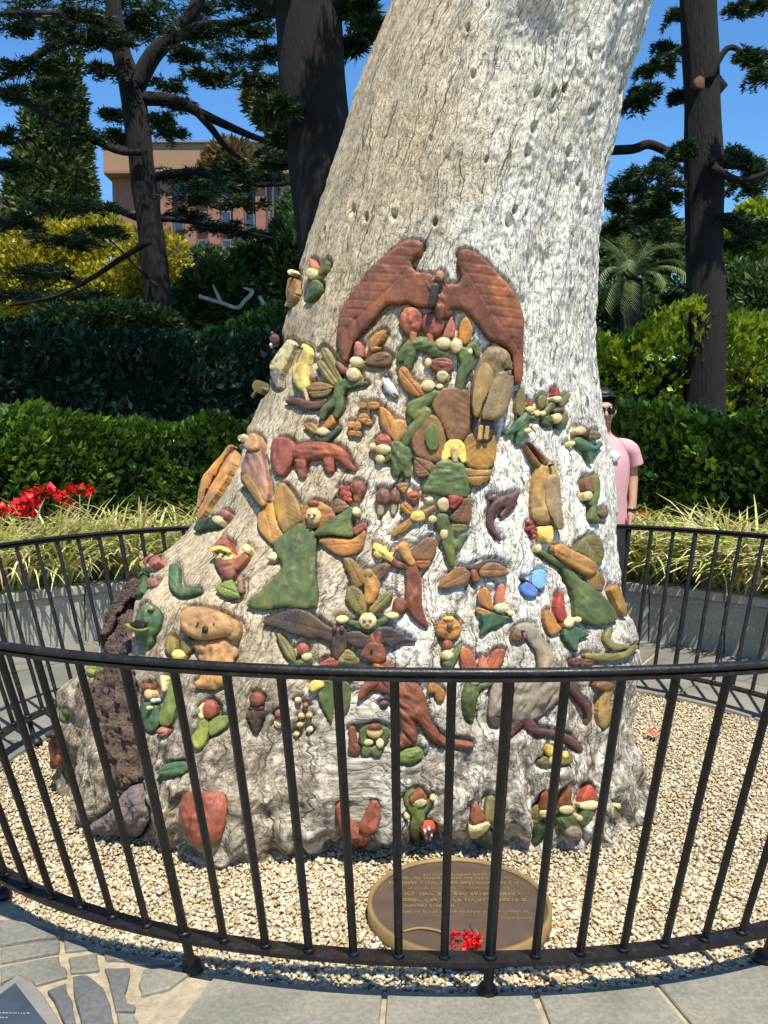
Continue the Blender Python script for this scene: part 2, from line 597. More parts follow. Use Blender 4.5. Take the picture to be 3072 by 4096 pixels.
xl = np.concatenate([[xl[0]], xl]) if len(xl) < len(zs) else xl
xr = np.concatenate([[xr[0] + .02], xr]) if len(xr) < len(zs) else xr
# extend above the frame to a broken top
TOPZ = 5.2
zs = np.append(zs, TOPZ); xl = np.append(xl, xl[-1] + 0.18); xr = np.append(xr, xr[-1] + 0.16)

def sstep(a, b, x):
    t = np.clip((x - a) / (b - a), 0, 1)
    return t * t * (3 - 2 * t)

def trunk_shape(th, z):
    """th = 0 at the right side, -pi/2 facing the camera; arrays"""
    L, Rr = np.interp(z, zs, xl), np.interp(z, zs, xr)
    cx, w = (L + Rr) / 2, (Rr - L) / 2 * 0.99
    fl = 1 - sstep(0.0, 1.5, z)
    b = np.minimum(w * 0.93, 0.53) + 0.26 * (1 - sstep(0.0, 1.9, z))
    n = 2.15 + 0.85 * fl
    e = 2.0 / n
    ct, st = np.cos(th), np.sin(th)
    x = np.sign(ct) * np.abs(ct) ** e
    y = np.sign(st) * np.abs(st) ** e
    # buttress roots at the foot
    r = 1 + (1 - sstep(0.0, 0.75, z)) * (0.035 * np.sin(th * 7 + 1.0) + 0.03 * np.sin(th * 13 + 0.4) + 0.015 * np.sin(th * 23)) * (np.abs(st) ** 0.7)
    r = r - 0.15 * (1 - sstep(0.0, 0.12, z)) * np.abs(st) * (0.65 + 0.35 * np.sin(th * 8 + .7))
    return cx + w * x, TY + b * y * r, z

def grid_mesh(nf, nb, nz):
    tf = np.linspace(-math.pi - 0.25, 0.25, nf)
    tb = np.linspace(0.25, math.pi - 0.25, nb)[1:-1]
    th = np.concatenate([tf, tb])
    return th

def build_trunk(nf, nb, zz):
    th = grid_mesh(nf, nb, 0)
    T, Z = np.meshgrid(th, zz)
    X, Y, ZZ = trunk_shape(T, Z)
    V = np.stack([X, Y, ZZ], -1)
    nt_, nz_ = len(th), len(zz)
    idx = np.arange(nt_ * nz_).reshape(nz_, nt_)
    a, b = idx[:-1], idx[1:]
    a2, b2 = np.roll(a, -1, 1), np.roll(b, -1, 1)
    F = np.stack([a, a2, b2, b], -1).reshape(-1, 4)
    return V, F, T, Z

# smooth copy, only used to lay the carvings on the surface
zz0 = np.linspace(-0.12, TOPZ, 170)
V0, F0, T0, _ = build_trunk(150, 40, zz0)

# outer root on the left and the slab of dead bark against it
def root_lump(path, radii, seed, n=26, amp=0.045):
    P = smooth_path(path, 16)
    Rr = [r[0] for r in smooth_path([(r,) for r in radii], 16)]
    v, f = tube(P, Rr, n)
    out = []
    for i, p in enumerate(v):
        c = P[min(i // n, len(P) - 1)]
        d = Vector(p) - Vector(c)
        k = noise.fractal(Vector(p) * 5 + Vector((seed, 0, 0)), 1, 2, 4)
        out.append(tuple(Vector(c) + d * (1 + k * amp / max(d.length, 1e-3))))
    return out, f

outer_root = root_lump([at1(275, 1395, 3.66), at1(225, 1490, 3.60), at1(185, 1570, 3.58), at1(170, 1650, 3.58), at1(165, 1740, 3.58)],
                       [0.08, 0.105, 0.105, 0.10, 0.09], 3.0, 60, 0.085)
RV = np.array(outer_root[0])
nV0 = V0.reshape(-1, 3)
BVH0 = BVHTree.FromPolygons([tuple(p) for p in nV0], F0.tolist())
KNOBS = []
for px, py, rr, hh in ((1165, -8, 62, 0.07), (1150, 35, 30, -0.018), (1235, 400, 45, -0.02), (1120, 1600, 40, 0.02), (430, 1760, 100, 0.07), (800, 1790, 60, 0.03), (1010, 1560, 30, -.02),
                       (330, 1330, 60, 0.04), (1345, 1400, 50, 0.04), (620, 1600, 50, -0.03), (560, 1480, 60, 0.02), (1200, 1680, 50, 0.02), (690, 1720, 45, 0.03), (1040, 1700, 40, -0.025)):
    k_, _, _, _ = BVH0.ray_cast(CAMV, ray(px * 1.8517, py * 1.8517).normalized(), 8.0)
    if k_ is not None:
        KNOBS.append((np.array(k_), rr * 1.6e-3, hh))
def swell(V, T):
    """broad swellings of the trunk"""
    D_ = np.array([noise.noise((t * 5, p[2] * 1.6, 3.0)) * 0.020 if p[1] < 4.0 else 0.0 for t, p in zip(T.ravel(), V.reshape(-1, 3))]).reshape(T.shape)
    for c, r, h in KNOBS:
        D_ += h * np.exp(-(np.linalg.norm(V - c, axis=-1) / r) ** 2)
    return D_
def grid_normals(V):
    du = np.roll(V, -1, 1) - np.roll(V, 1, 1)
    dv = np.gradient(V, axis=0)
    n_ = np.cross(du, dv)
    return n_ / np.linalg.norm(n_, axis=-1, keepdims=True)
VB = V0 + grid_normals(V0) * swell(V0, T0)[..., None]
nV0 = VB.reshape(-1, 3)
allv = [tuple(p) for p in nV0] + [tuple(p) for p in RV]
allf = F0.tolist() + [[i + len(nV0) for i in q] for q in outer_root[1]]
BVH = BVHTree.FromPolygons(allv, allf)
del allv, allf

def hit(x, y):
    """where the line of sight of a photograph pixel meets the bark"""
    loc, nor, i, d = BVH.ray_cast(CAMV, ray(x, y).normalized(), 8.0)
    return loc, nor

# ---- bark
def bark_mat():
    m, nt, n, l, p = nodes_of('weathered_bark')
    uv = nt.nodes.new('ShaderNodeUVMap')
    uv.uv_map = 'grain'
    pos = world_coord(nt)
    sep = nt.nodes.new('ShaderNodeSeparateXYZ')
    l.new(pos, sep.inputs[0])
    # grain coordinate, wavering sideways
    def stretched(su, sv, wob_):
        mp_ = nt.nodes.new('ShaderNodeMapping')
        mp_.inputs['Scale'].default_value = (su, sv, 1)
        tn = tex_noise(nt, uv.outputs[0], 3.0, 3, 0.6)
        vm = nt.nodes.new('ShaderNodeVectorMath')
        vm.operation = 'SCALE'
        vm.inputs['Scale'].default_value = wob_
        l.new(tn.outputs['Color'], vm.inputs[0])
        va = nt.nodes.new('ShaderNodeVectorMath')
        va.operation = 'ADD'
        l.new(uv.outputs[0], va.inputs[0])
        l.new(vm.outputs[0], va.inputs[1])
        tn2 = tex_noise(nt, uv.outputs[0], 17.0, 3, 0.6)
        vm2 = nt.nodes.new('ShaderNodeVectorMath')
        vm2.operation = 'SCALE'
        vm2.inputs['Scale'].default_value = wob_ * .28
        l.new(tn2.outputs['Color'], vm2.inputs[0])
        va2 = nt.nodes.new('ShaderNodeVectorMath')
        va2.operation = 'ADD'
        l.new(va.outputs[0], va2.inputs[0])
        l.new(vm2.outputs[0], va2.inputs[1])
        l.new(va2.outputs[0], mp_.inputs['Vector'])
        return mp_.outputs[0]
    def cracks(su, sv, wob_, width):
        v_ = nt.nodes.new('ShaderNodeTexVoronoi')
        v_.feature = 'DISTANCE_TO_EDGE'
        v_.voronoi_dimensions = '2D'
        v_.inputs['Scale'].default_value = 1.0
        v_.inputs['Randomness'].default_value = 1.0
        l.new(stretched(su, sv, wob_), v_.inputs['Vector'])
        r_ = ramp(nt, [(0.0, (0, 0, 0)), (width, (1, 1, 1))])
        l.new(v_.outputs['Distance'], r_.inputs[0])
        # cracks run out and start again
        brk = tex_noise(nt, uv.outputs[0], su * .35, 3, 0.6)
        br_ = ramp(nt, [(0.42, (1, 1, 1)), (0.55, (0, 0, 0))])
        l.new(brk.outputs['Fac'], br_.inputs[0])
        return math_n(nt, 'MAXIMUM', r_.outputs[0], br_.outputs[0])
    c1 = cracks(14.0, 1.0, 0.13, 0.028)
    c2 = cracks(44.0, 3.2, 0.07, 0.05)
    c3 = cracks(85.0, 26.0, 0.04, 0.09)
    fine = tex_noise(nt, stretched(125, 62, 0.02), 1.0, 6, 0.7)
    big = tex_noise(nt, pos, 1.6, 4, 0.6)
    mid = tex_noise(nt, stretched(14, 5, 0.1), 1.0, 5, 0.62)
    # left: warm grey-brown, right: bleached almost white
    g = math_n(nt, 'ADD', math_n(nt, 'MULTIPLY', sep.outputs['X'], 1.35), math_n(nt, 'MULTIPLY', math_n(nt, 'SUBTRACT', big.outputs['Fac'], 0.5), 2.3))
    g = math_n(nt, 'SUBTRACT', g, math_n(nt, 'MULTIPLY', math_n(nt, 'SUBTRACT', sep.outputs['Z'], 1.6), 0.34))
    g = math_n(nt, 'ADD', g, 0.42, True)
    colr = ramp(nt, [(0.0, (0.56, 0.455, 0.30)), (0.25, (0.60, 0.50, 0.35)), (0.5, (0.65, 0.57, 0.435)), (0.72, (0.73, 0.67, 0.55)), (1.0, (0.80, 0.765, 0.67))])
    l.new(g, colr.inputs[0])
    # the foot is greyer and dirtier
    zf = ramp(nt, [(0.0, (0.50, 0.47, 0.42)), (0.34, (0.66, 0.63, 0.57)), (0.75, (1, 1, 1))])
    zz_ = math_n(nt, 'ADD', math_n(nt, 'MULTIPLY', sep.outputs['Z'], 0.9), math_n(nt, 'MULTIPLY', math_n(nt, 'SUBTRACT', big.outputs['Fac'], 0.5), 0.9), True)
    l.new(zz_, zf.inputs[0])
    c = mixc(nt, 1.0, colr.outputs[0], zf.outputs[0], 'MULTIPLY')
    # torn, patchy wood at the foot
    ft = tex_noise(nt, stretched(30, 17, 0.25), 1.0, 8, 0.75)
    fc = ramp(nt, [(0.36, (0.15, 0.13, 0.11)), (0.46, (0.46, 0.43, 0.39)), (0.54, (0.74, 0.72, 0.68)), (0.64, (1.3, 1.3, 1.27))])
    l.new(ft.outputs['Fac'], fc.inputs[0])
    lowm = ramp(nt, [(0.0, (1, 1, 1)), (0.42, (0.9, 0.9, 0.9)), (0.80, (0, 0, 0))])
    l.new(zz_, lowm.inputs[0])
    c = mixc(nt, lowm.outputs[0], c, mixc(nt, 1.0, mixc(nt, 0.6, colr.outputs[0], (0.56, 0.53, 0.475)), fc.outputs[0], 'MULTIPLY'))
    mr = ramp(nt, [(0.28, (0.62, 0.57, 0.50)), (0.45, (0.93, 0.92, 0.90)), (0.62, (1.1, 1.1, 1.1))])
    l.new(mid.outputs['Fac'], mr.inputs[0])
    c = mixc(nt, 1.0, c, mr.outputs[0], 'MULTIPLY')
    fr = ramp(nt, [(0.37, (0.46, 0.40, 0.33)), (0.46, (0.95, 0.94, 0.92)), (0.60, (1.18, 1.18, 1.17))])
    l.new(fine.outputs['Fac'], fr.inputs[0])
    c = mixc(nt, 1.0, c, fr.outputs[0], 'MULTIPLY')
    fib = tex_noise(nt, stretched(170, 9, 0.05), 1.0, 4, 0.6)
    fbr = ramp(nt, [(0.36, (0.50, 0.45, 0.39)), (0.47, (0.97, 0.96, 0.95)), (0.62, (1.12, 1.12, 1.12))])
    l.new(fib.outputs['Fac'], fbr.inputs[0])
    c = mixc(nt, 0.35, c, fbr.outputs[0], 'MULTIPLY')
    # grey lichen stains
    li = tex_noise(nt, stretched(6, 2.2, 0.2), 1.0, 6, 0.7)
    lr = ramp(nt, [(0.56, (0, 0, 0)), (0.68, (1, 1, 1))])
    l.new(li.outputs['Fac'], lr.inputs[0])
    c = mixc(nt, math_n(nt, 'MULTIPLY', lr.outputs[0], 0.5), c, (0.27, 0.25, 0.215))
    # dark sunken specks, thickest where the wood is bleached
    spk = tex_noise(nt, stretched(62, 26, 0.05), 1.0, 4, 0.7)
    spr = ramp(nt, [(0.57, (0, 0, 0)), (0.64, (1, 1, 1))])
    l.new(spk.outputs['Fac'], spr.inputs[0])
    c = mixc(nt, math_n(nt, 'MULTIPLY', spr.outputs[0], math_n(nt, 'ADD', math_n(nt, 'MULTIPLY', g, 0.6), 0.2)), c, (0.16, 0.145, 0.125))
    # darker, browner colour along the cracks
    for ck, col, k in ((c1, (0.07, 0.05, 0.033), 0.92), (c2, (0.13, 0.095, 0.065), 0.68), (c3, (0.22, 0.17, 0.12), 0.45)):
        inv = math_n(nt, 'MULTIPLY', math_n(nt, 'SUBTRACT', 1.0, ck), k)
        c = mixc(nt, inv, c, col)
    l.new(c, p.inputs['Base Color'])
    p.inputs['Roughness'].default_value = 0.85
    p.inputs['Specular IOR Level'].default_value = 0.25
    h = math_n(nt, 'ADD', math_n(nt, 'MULTIPLY', c1, 1.0), math_n(nt, 'MULTIPLY', c2, 0.6))
    h = math_n(nt, 'ADD', h, math_n(nt, 'MULTIPLY', c3, 0.35))
    h = math_n(nt, 'ADD', h, math_n(nt, 'MULTIPLY', fine.outputs['Fac'], 1.1))
    h = math_n(nt, 'SUBTRACT', h, math_n(nt, 'MULTIPLY', spr.outputs[0], 0.7))
    h = math_n(nt, 'ADD', h, math_n(nt, 'MULTIPLY', fib.outputs['Fac'], 0.8))
    b = bump(nt, h, 0.75, 0.007)
    l.new(b.outputs[0], p.inputs['Normal'])
    return m

M_BARK = bark_mat()
M_DEADBARK = simple_mat('dead_bark', (0.15, 0.095, 0.068), 0.9, 0.8, 30, 90, 1.0, 0.03)
M_GREYROOT = simple_mat('grey_root', (0.27, 0.235, 0.185), 0.9, 0.65, 20, 70, 1.0, 0.03)

tree = empty('carved_tree', (-0.1, TY, 0))
tag(tree, 'huge pale old tree trunk covered in painted carvings of fairies and animals', 'tree')


rt = mesh_obj('root', *outer_root, M_BARK, tree)
uvr = rt.data.uv_layers.new(name='grain')
for lp in rt.data.loops:
    uvr.data[lp.index].uv = (abs((lp.vertex_index % 60) - 30) / 30.0 * .45, lp.vertex_index // 60 * .012)
rt['label'] = 'grey weathered outer root on the left, resting on the pebbles'
FOOT = np.zeros((1024, 768), bool)               # where carvings sit on the bark
# ================================================================== THE GARDEN BEHIND
def leaf_quads(pos, length, width, rng_, up=0.3, fold=0.25, dirs=None, droop=0.0):
    """diamond leaves, two triangles folded along the midrib"""
    n = len(pos)
    d = rng_.normal(size=(n, 3)) if dirs is None else dirs + rng_.normal(size=(n, 3)) * 0.55
    d[:, 2] = d[:, 2] * 0.7 + up - droop
    d /= np.linalg.norm(d, axis=1, keepdims=True)
    a = rng_.normal(size=(n, 3))
    s = np.cross(d, a)
    s /= np.linalg.norm(s, axis=1, keepdims=True) + 1e-9
    nn = np.cross(d, s)
    L = (length * rng_.uniform(.65, 1.3, n))[:, None]
    W = (width * rng_.uniform(.7, 1.25, n))[:, None]
    b = pos
    tip = pos + d * L
    m = pos + d * L * 0.45
    l_ = m + s * W + nn * W * fold
    r_ = m - s * W + nn * W * fold
    V = np.stack([b, l_, tip, r_], 1).reshape(-1, 3)
    i = np.arange(n)[:, None] * 4
    F = np.concatenate([i + np.array([[0, 1, 2]]), i + np.array([[0, 2, 3]])], 0)
    return V, F

def cat(parts):
    V, F, o = [], [], 0
    for v, f in parts:
        V.append(v)
        F.append(f + o)
        o += len(v)
    return np.concatenate(V), np.concatenate(F)

def lumps_points(blobs, n, rng_, shell=0.55):
    """points through the outer part of a heap of ellipsoids (x,y,z,rx,ry,rz)"""
    B = np.array(blobs, float)
    vol = (B[:, 3] * B[:, 4] + B[:, 4] * B[:, 5] + B[:, 3] * B[:, 5])
    k = rng_.choice(len(B), n, p=vol / vol.sum())
    d = rng_.normal(size=(n, 3))
    d /= np.linalg.norm(d, axis=1, keepdims=True)
    r = shell + (1 - shell) * rng_.random(n) ** 0.6
    bump_ = 1 + 0.12 * np.sin(d[:, 0] * 7 + k) * np.sin(d[:, 2] * 6 + 2 * k)
    return B[k, :3] + d * B[k, 3:] * (r * bump_)[:, None], d

def shrub(name, label, blobs, n, leaf, wid, mat, seed, cat_='shrub', group=None, stem=True, up=0.35):
    r_ = np.random.default_rng(seed)
    p, d = lumps_points(blobs, n, r_)
    V, F = leaf_quads(p, leaf, wid, r_, up, dirs=d)
    B = np.array(blobs)
    c = B[:, :3].mean(0)
    root = empty(name, (c[0], c[1], 0.0))
    mesh_np('foliage', V, F, mat, root)
    if stem:
        parts = []
        for b in blobs[:6]:
            parts.append(tube([(c[0] + (b[0] - c[0]) * .2, c[1] + (b[1] - c[1]) * .2, -0.05), ((c[0] + b[0]) / 2, (c[1] + b[1]) / 2, b[2] * .55), (b[0], b[1], b[2])], [.05, .04, .015], 6))
        v, f = merge(parts)
        mesh_obj('stem', v, f, M_TWIG, root)
    tag(root, label, cat_, group)
    return root

def px_blobs(rows, Y, dy=0.5):
    """(x,y,rx,ry) in the 1659 px picture at depth Y -> ellipsoids"""
    out = []
    for x, y, rx, ry in rows:
        yy = Y + random.uniform(-dy, dy)
        c = at1(x, y, yy)
        k = 1.8517 * yy / FPX
        out.append((c.x, c.y, c.z, rx * k, rx * k * 0.8, ry * k))
    return out

M_CORE = simple_mat('dark_filler', (0.018, 0.022, 0.010), 0.95, 0.6, 9, 40, 1.0, 0.05)  # fill for the solid core added inside each hedge
M_TWIG = simple_mat('dark_twig', (0.06, 0.045, 0.03), 0.9, 0.3, 10, 50, 0.4)
def cedar_bark(name, col):
    m, nt, n, l, p = nodes_of(name)
    pos = world_coord(nt)
    mp_ = nt.nodes.new('ShaderNodeMapping')
    mp_.inputs['Scale'].default_value = (1, 1, 0.12)
    l.new(pos, mp_.inputs['Vector'])
    t = tex_noise(nt, mp_.outputs[0], 30, 5, 0.65)
    c = np.array(col)
    r = ramp(nt, [(0.3, tuple(c * .45)), (0.5, tuple(c)), (0.7, tuple(c * 1.7))])
    l.new(t.outputs['Fac'], r.inputs[0])
    l.new(r.outputs[0], p.inputs['Base Color'])
    p.inputs['Roughness'].default_value = 0.9
    b = bump(nt, t.outputs['Fac'], 1.0, 0.05)
    l.new(b.outputs[0], p.inputs['Normal'])
    return m
M_CEDBARK = cedar_bark('cedar_bark', (0.010, 0.007, 0.005))  # canopy shade on the cedar trunks is put into this near-black colour
M_CEDAR = leaf_mat('cedar_needles', [(0.012, 0.028, 0.016), (0.022, 0.045, 0.020), (0.042, 0.072, 0.024), (0.075, 0.11, 0.03)], 0.5, 0.15, 0.3)
M_CYPRESS = leaf_mat('cypress_scales', [(0.025, 0.040, 0.012), (0.05, 0.070, 0.020), (0.085, 0.105, 0.03), (0.12, 0.14, 0.04)], 0.6, 0.15, 0.2)
M_GOLD = leaf_mat('golden_leaves', [(0.14, 0.15, 0.014), (0.30, 0.28, 0.022), (0.45, 0.40, 0.03), (0.55, 0.46, 0.05)], 0.5, 0.3)
M_HEDGE = leaf_mat('hedge_leaves', [(0.02, 0.045, 0.012), (0.05, 0.10, 0.016), (0.13, 0.23, 0.025), (0.28, 0.40, 0.045)], 0.35, 0.25, 0.5)
M_DHEDGE = leaf_mat('dark_hedge_leaves', [(0.016, 0.036, 0.022), (0.026, 0.055, 0.030), (0.045, 0.085, 0.04), (0.07, 0.12, 0.05)], 0.3, 0.15, 0.5)
M_LIME = leaf_mat('lime_leaves', [(0.09, 0.13, 0.014), (0.22, 0.31, 0.022), (0.38, 0.45, 0.035), (0.52, 0.56, 0.08)], 0.4, 0.3, 0.4)
M_MIDG = leaf_mat('mid_green_leaves', [(0.03, 0.055, 0.016), (0.055, 0.095, 0.026), (0.09, 0.14, 0.035), (0.15, 0.19, 0.06)], 0.5, 0.25)
M_PALM = leaf_mat('palm_leaflets', [(0.10, 0.14, 0.05), (0.18, 0.22, 0.08), (0.28, 0.31, 0.13)], 0.4, 0.2)
M_FARG = leaf_mat('far_leaves', [(0.05, 0.075, 0.03), (0.09, 0.13, 0.045), (0.14, 0.19, 0.06)], 0.6, 0.25)

# ---- hedges: clipped rows of leaves
def hedge(name, label, path, width, h, leaf, wid, mat, n, seed, z0=0.3, lump=0.12):
    r_ = np.random.default_rng(seed)
    P_ = np.array(path, float)
    seg = np.linalg.norm(np.diff(P_, axis=0), axis=1)
    cum = np.concatenate([[0], np.cumsum(seg)])
    s = r_.uniform(0, cum[-1], n)
    k = np.clip(np.searchsorted(cum, s) - 1, 0, len(seg) - 1)
    t = ((s - cum[k]) / seg[k])[:, None]
    c = P_[k] * (1 - t) + P_[k + 1] * t
    tang = (P_[k + 1] - P_[k]) / seg[k][:, None]
    nor = np.stack([tang[:, 1], -tang[:, 0]], 1)
    # spread over front face, top and volume
    u = r_.random(n)
    w = np.where(u < .42, 1.0 - r_.random(n) ** 2 * .35, r_.uniform(-1, 1, n)) * width / 2
    z = np.where(u < .42, r_.uniform(0, 1, n), np.where(u < .80, 1 - r_.random(n) ** 2 * .22, r_.uniform(0, 1, n)))
    hh = np.interp(s, cum, [q[2] if len(q) > 2 else h for q in path]) if len(path[0]) > 2 else h
    bulge = np.array([noise.noise((a * 1.1, b * 1.1, zz * 1.6 + seed)) for (a, b), zz in zip(c[:, :2], z)])
    fine = np.array([noise.noise((a * 3.4, b * 3.4, zz * 5 + seed)) for (a, b), zz in zip(c[:, :2], z)])
    w = w * (1 + 0.45 * bulge) + fine * lump * 1.7
    zz_ = z0 + z * hh * (1 + 0.16 * bulge) + fine * lump * 1.2
    pos = np.stack([c[:, 0] + nor[:, 0] * w, c[:, 1] + nor[:, 1] * w, zz_], 1)
    dirs = np.stack([nor[:, 0] * np.sign(w), nor[:, 1] * np.sign(w), np.where(z > .8, 1.0, .2)], 1)
    V, F = leaf_quads(pos, leaf, wid, r_, 0.35, dirs=dirs)
    root = empty(name, (P_[:, 0].mean(), P_[:, 1].mean(), z0))
    mesh_np('foliage', V, F, mat, root)
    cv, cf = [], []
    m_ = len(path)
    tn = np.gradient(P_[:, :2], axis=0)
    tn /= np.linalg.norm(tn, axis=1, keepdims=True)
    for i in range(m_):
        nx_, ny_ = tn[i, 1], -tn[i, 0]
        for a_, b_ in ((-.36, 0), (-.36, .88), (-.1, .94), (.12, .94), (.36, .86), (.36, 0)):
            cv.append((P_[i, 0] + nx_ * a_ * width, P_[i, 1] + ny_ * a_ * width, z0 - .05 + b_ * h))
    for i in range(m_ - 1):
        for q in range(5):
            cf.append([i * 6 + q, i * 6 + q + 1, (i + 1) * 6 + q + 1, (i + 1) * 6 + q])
    mesh_obj('dark_core', cv, cf, M_CORE, root, smooth=False)  # solid dark core added to close see-through gaps between the leaves
    parts = []
    for q in range(int(cum[-1] / 0.5)):
        i = int(r_.integers(0, n))
        parts.append(tube([(c[i, 0], c[i, 1], z0 - .1), (c[i, 0] + .1, c[i, 1], z0 + .5 * h), (c[i, 0] - .1, c[i, 1] + .1, z0 + .85 * h)], [.03, .02, .008], 5))
    v, f = merge(parts)
    mesh_obj('stem', v, f, M_TWIG, root)
    tag(root, label, 'hedge')
    return root

def arcp(r, d0, d1, k=14):
    return [(WCX + r * math.cos(R(d0 + (d1 - d0) * i / k)), WCY + r * math.sin(R(d0 + (d1 - d0) * i / k))) for i in range(k + 1)][::-1]
hedge('hedge', 'bright leafy hedge lit by the sun behind the strap-leaf border, left', arcp(4.75, 88, 150), 1.0, 1.32, .085, .026, M_HEDGE, 24000, 11)
hedge('hedge', 'shaded leafy hedge behind the person with a bright end, right', arcp(4.75, 22, 84), 1.0, 1.28, .085, .026, M_HEDGE, 24000, 12)
hedge('hedge', 'tall dark hedge in deep shade behind the sunlit one, left', arcp(7.2, 90, 140), 1.5, 2.35, .10, .03, M_DHEDGE, 22000, 13)
hedge('hedge', 'tall lime green hedge with a sunlit face round the slim cedar trunk, right', [(-1.0, 11.6), (0.4, 11.5), (1.6, 11.45), (2.6, 11.4), (3.6, 11.3), (4.6, 11.2), (5.6, 11.1), (6.8, 11.0)], 1.8, 2.35, .12, .038, M_LIME, 28000, 14)

# ---- border of variegated strap leaves on the planter, and red flower heads
def strap_mat():
    m, nt, n, l, p = nodes_of('variegated_straps')
    g = nt.nodes.new('ShaderNodeNewGeometry')
    r = ramp(nt, [(0.0, (0.18, 0.24, 0.04)), (0.2, (0.40, 0.44, 0.10)), (0.5, (0.66, 0.65, 0.27)), (0.8, (0.80, 0.76, 0.46)), (0.95, (0.48, 0.36, 0.16))])
    l.new(g.outputs['Random Per Island'], r.inputs[0])
    l.new(r.outputs[0], p.inputs['Base Color'])
    p.inputs['Roughness'].default_value = 0.4
    tr_ = nt.nodes.new('ShaderNodeBsdfTranslucent')
    l.new(r.outputs[0], tr_.inputs['Color'])
    mx = nt.nodes.new('ShaderNodeMixShader')
    mx.inputs[0].default_value = 0.25
    l.new(p.outputs[0], mx.inputs[1]); l.new(tr_.outputs[0], mx.inputs[2])
    l.new(mx.outputs[0], n['Material Output'].inputs['Surface'])
    return m
def blades(n, seed, d0, d1):
    r_ = np.random.default_rng(seed)
    nc = int((d1 - d0) * 2.2)
    ca = np.sort(r_.uniform(d0, d1, nc))
    crr = r_.uniform(WR + .14, WR + .85, nc)
    k = r_.integers(0, nc, n)
    az = r_.uniform(0, 2 * np.pi, n)
    ang = np.radians(ca[k])
    bx = WCX + crr[k] * np.cos(ang) + r_.normal(0, .04, n)
    by = WCY + crr[k] * np.sin(ang) + r_.normal(0, .04, n)
    L = r_.uniform(.55, 1.0, n)
    W = r_.uniform(.008, .014, n)
    e0 = np.radians(r_.uniform(52, 86, n))
    bend = r_.uniform(1.2, 2.5, n)
    m = 7
    pts = []
    x, z = np.zeros(n), np.zeros(n)
    for i in range(m):
        pts.append((x.copy(), z.copy()))
        a = e0 - bend * ((i + .5) / m) ** 1.4
        x += np.cos(a) * L / m
        z += np.sin(a) * L / m
    V = np.empty((n, m, 2, 3))
    for i, (x, z) in enumerate(pts):
        w = W * (1 - (i / (m - 1)) ** 3 * .9)
        cx, cy = bx + np.cos(az) * x, by + np.sin(az) * x
        V[:, i, 0] = np.stack([cx - np.sin(az) * w, cy + np.cos(az) * w, 0.36 + z], 1)
        V[:, i, 1] = np.stack([cx + np.sin(az) * w, cy - np.cos(az) * w, 0.36 + z + w * .5], 1)
    V = V.reshape(-1, 3)
    base = (np.arange(n) * m * 2)[:, None]
    F = np.concatenate([base + np.array([[2 * i, 2 * i + 1, 2 * i + 3, 2 * i + 2]]) for i in range(m - 1)], 0)
    return V, F
M_STRAP = strap_mat()
V, F = blades(7200, 21, 79, 150)
tag(mesh_np('strap_leaf_border', V, F, M_STRAP), 'pale yellow-green strap leaves spilling over the planter wall, left', kind='stuff')
V, F = blades(6200, 22, 20, 78)
tag(mesh_np('strap_leaf_border', V, F, M_STRAP), 'pale yellow-green strap leaves spilling over the planter wall, right', kind='stuff')

M_REDP = simple_mat('red_petals', (0.55, 0.008, 0.012), 0.45, 0.35, 40, 60, 0.2)
M_FSTEM = simple_mat('flower_stem', (0.10, 0.20, 0.04), 0.5, 0.3, 10, 50, 0.1)
def flower_head(label, c, r, seed, base_z=0.36, n=46):
    r_ = np.random.default_rng(seed)
    d = r_.normal(size=(n, 3))
    d[:, 2] = np.abs(d[:, 2]) * .8
    d /= np.linalg.norm(d, axis=1, keepdims=True)
    pos = np.array(c)[None] + d * r * np.array([1, 1, .7]) * .75
    V, F = leaf_quads(pos, r * .62, r * .26, r_, 0.0, .4, dirs=d)
    root = empty('red_flower', (c[0], c[1], base_z))
    mesh_np('petals', V, F, M_REDP, root)
    v, f = tube([(c[0] + .03, c[1] + .02, base_z), (c[0], c[1], (base_z + c[2]) / 2), tuple(c)], [.006, .005, .004], 6)
    mesh_obj('stem', v, f, M_FSTEM, root)
    return tag(root, label, 'flower', 'red flower heads in the planted bed')
FL = [(18, 1112, 22, 6.9, 'red flower head at the left edge of the picture'), (52, 1115, 22, 6.9, 'red flower head second from the left edge'), (92, 1078, 28, 7.1, 'large red flower head in front of the left hedge'), (60, 1095, 22, 7.15, 'dark red flower head left of the large one'),
      (172, 1068, 22, 7.1, 'red flower head right of the large one, left bed'), (146, 1098, 15, 6.8, 'small orange-red flower head among the left strap leaves'), (130, 1072, 12, 7.2, 'tiny red flower head between the two large left ones'),
      (1378, 1122, 18, 6.75, 'red flower head just behind the back rail, beside the person'), (1352, 1150, 16, 6.7, 'red flower head low behind the back rail nearest the trunk'), (1432, 1168, 13, 6.5, 'small dark red flower head between back bars'), (1588, 1168, 22, 6.3, 'red flower head in the right strap leaves'), (1648, 1182, 12, 6.2, 'red flower head at the right edge of the picture')]
for i, (x, y, r, Y, lab) in enumerate(FL):
    for Y in np.arange(5.2, 8.5, .02):               # in the bed, a little behind its wall
        c = at1(x, y, Y)
        if math.hypot(c.x - WCX, c.y - WCY) > WR + .62: break
    r *= 1.25
    flower_head(lab, tuple(c), r * 1.8517 * Y / FPX, 300 + i)

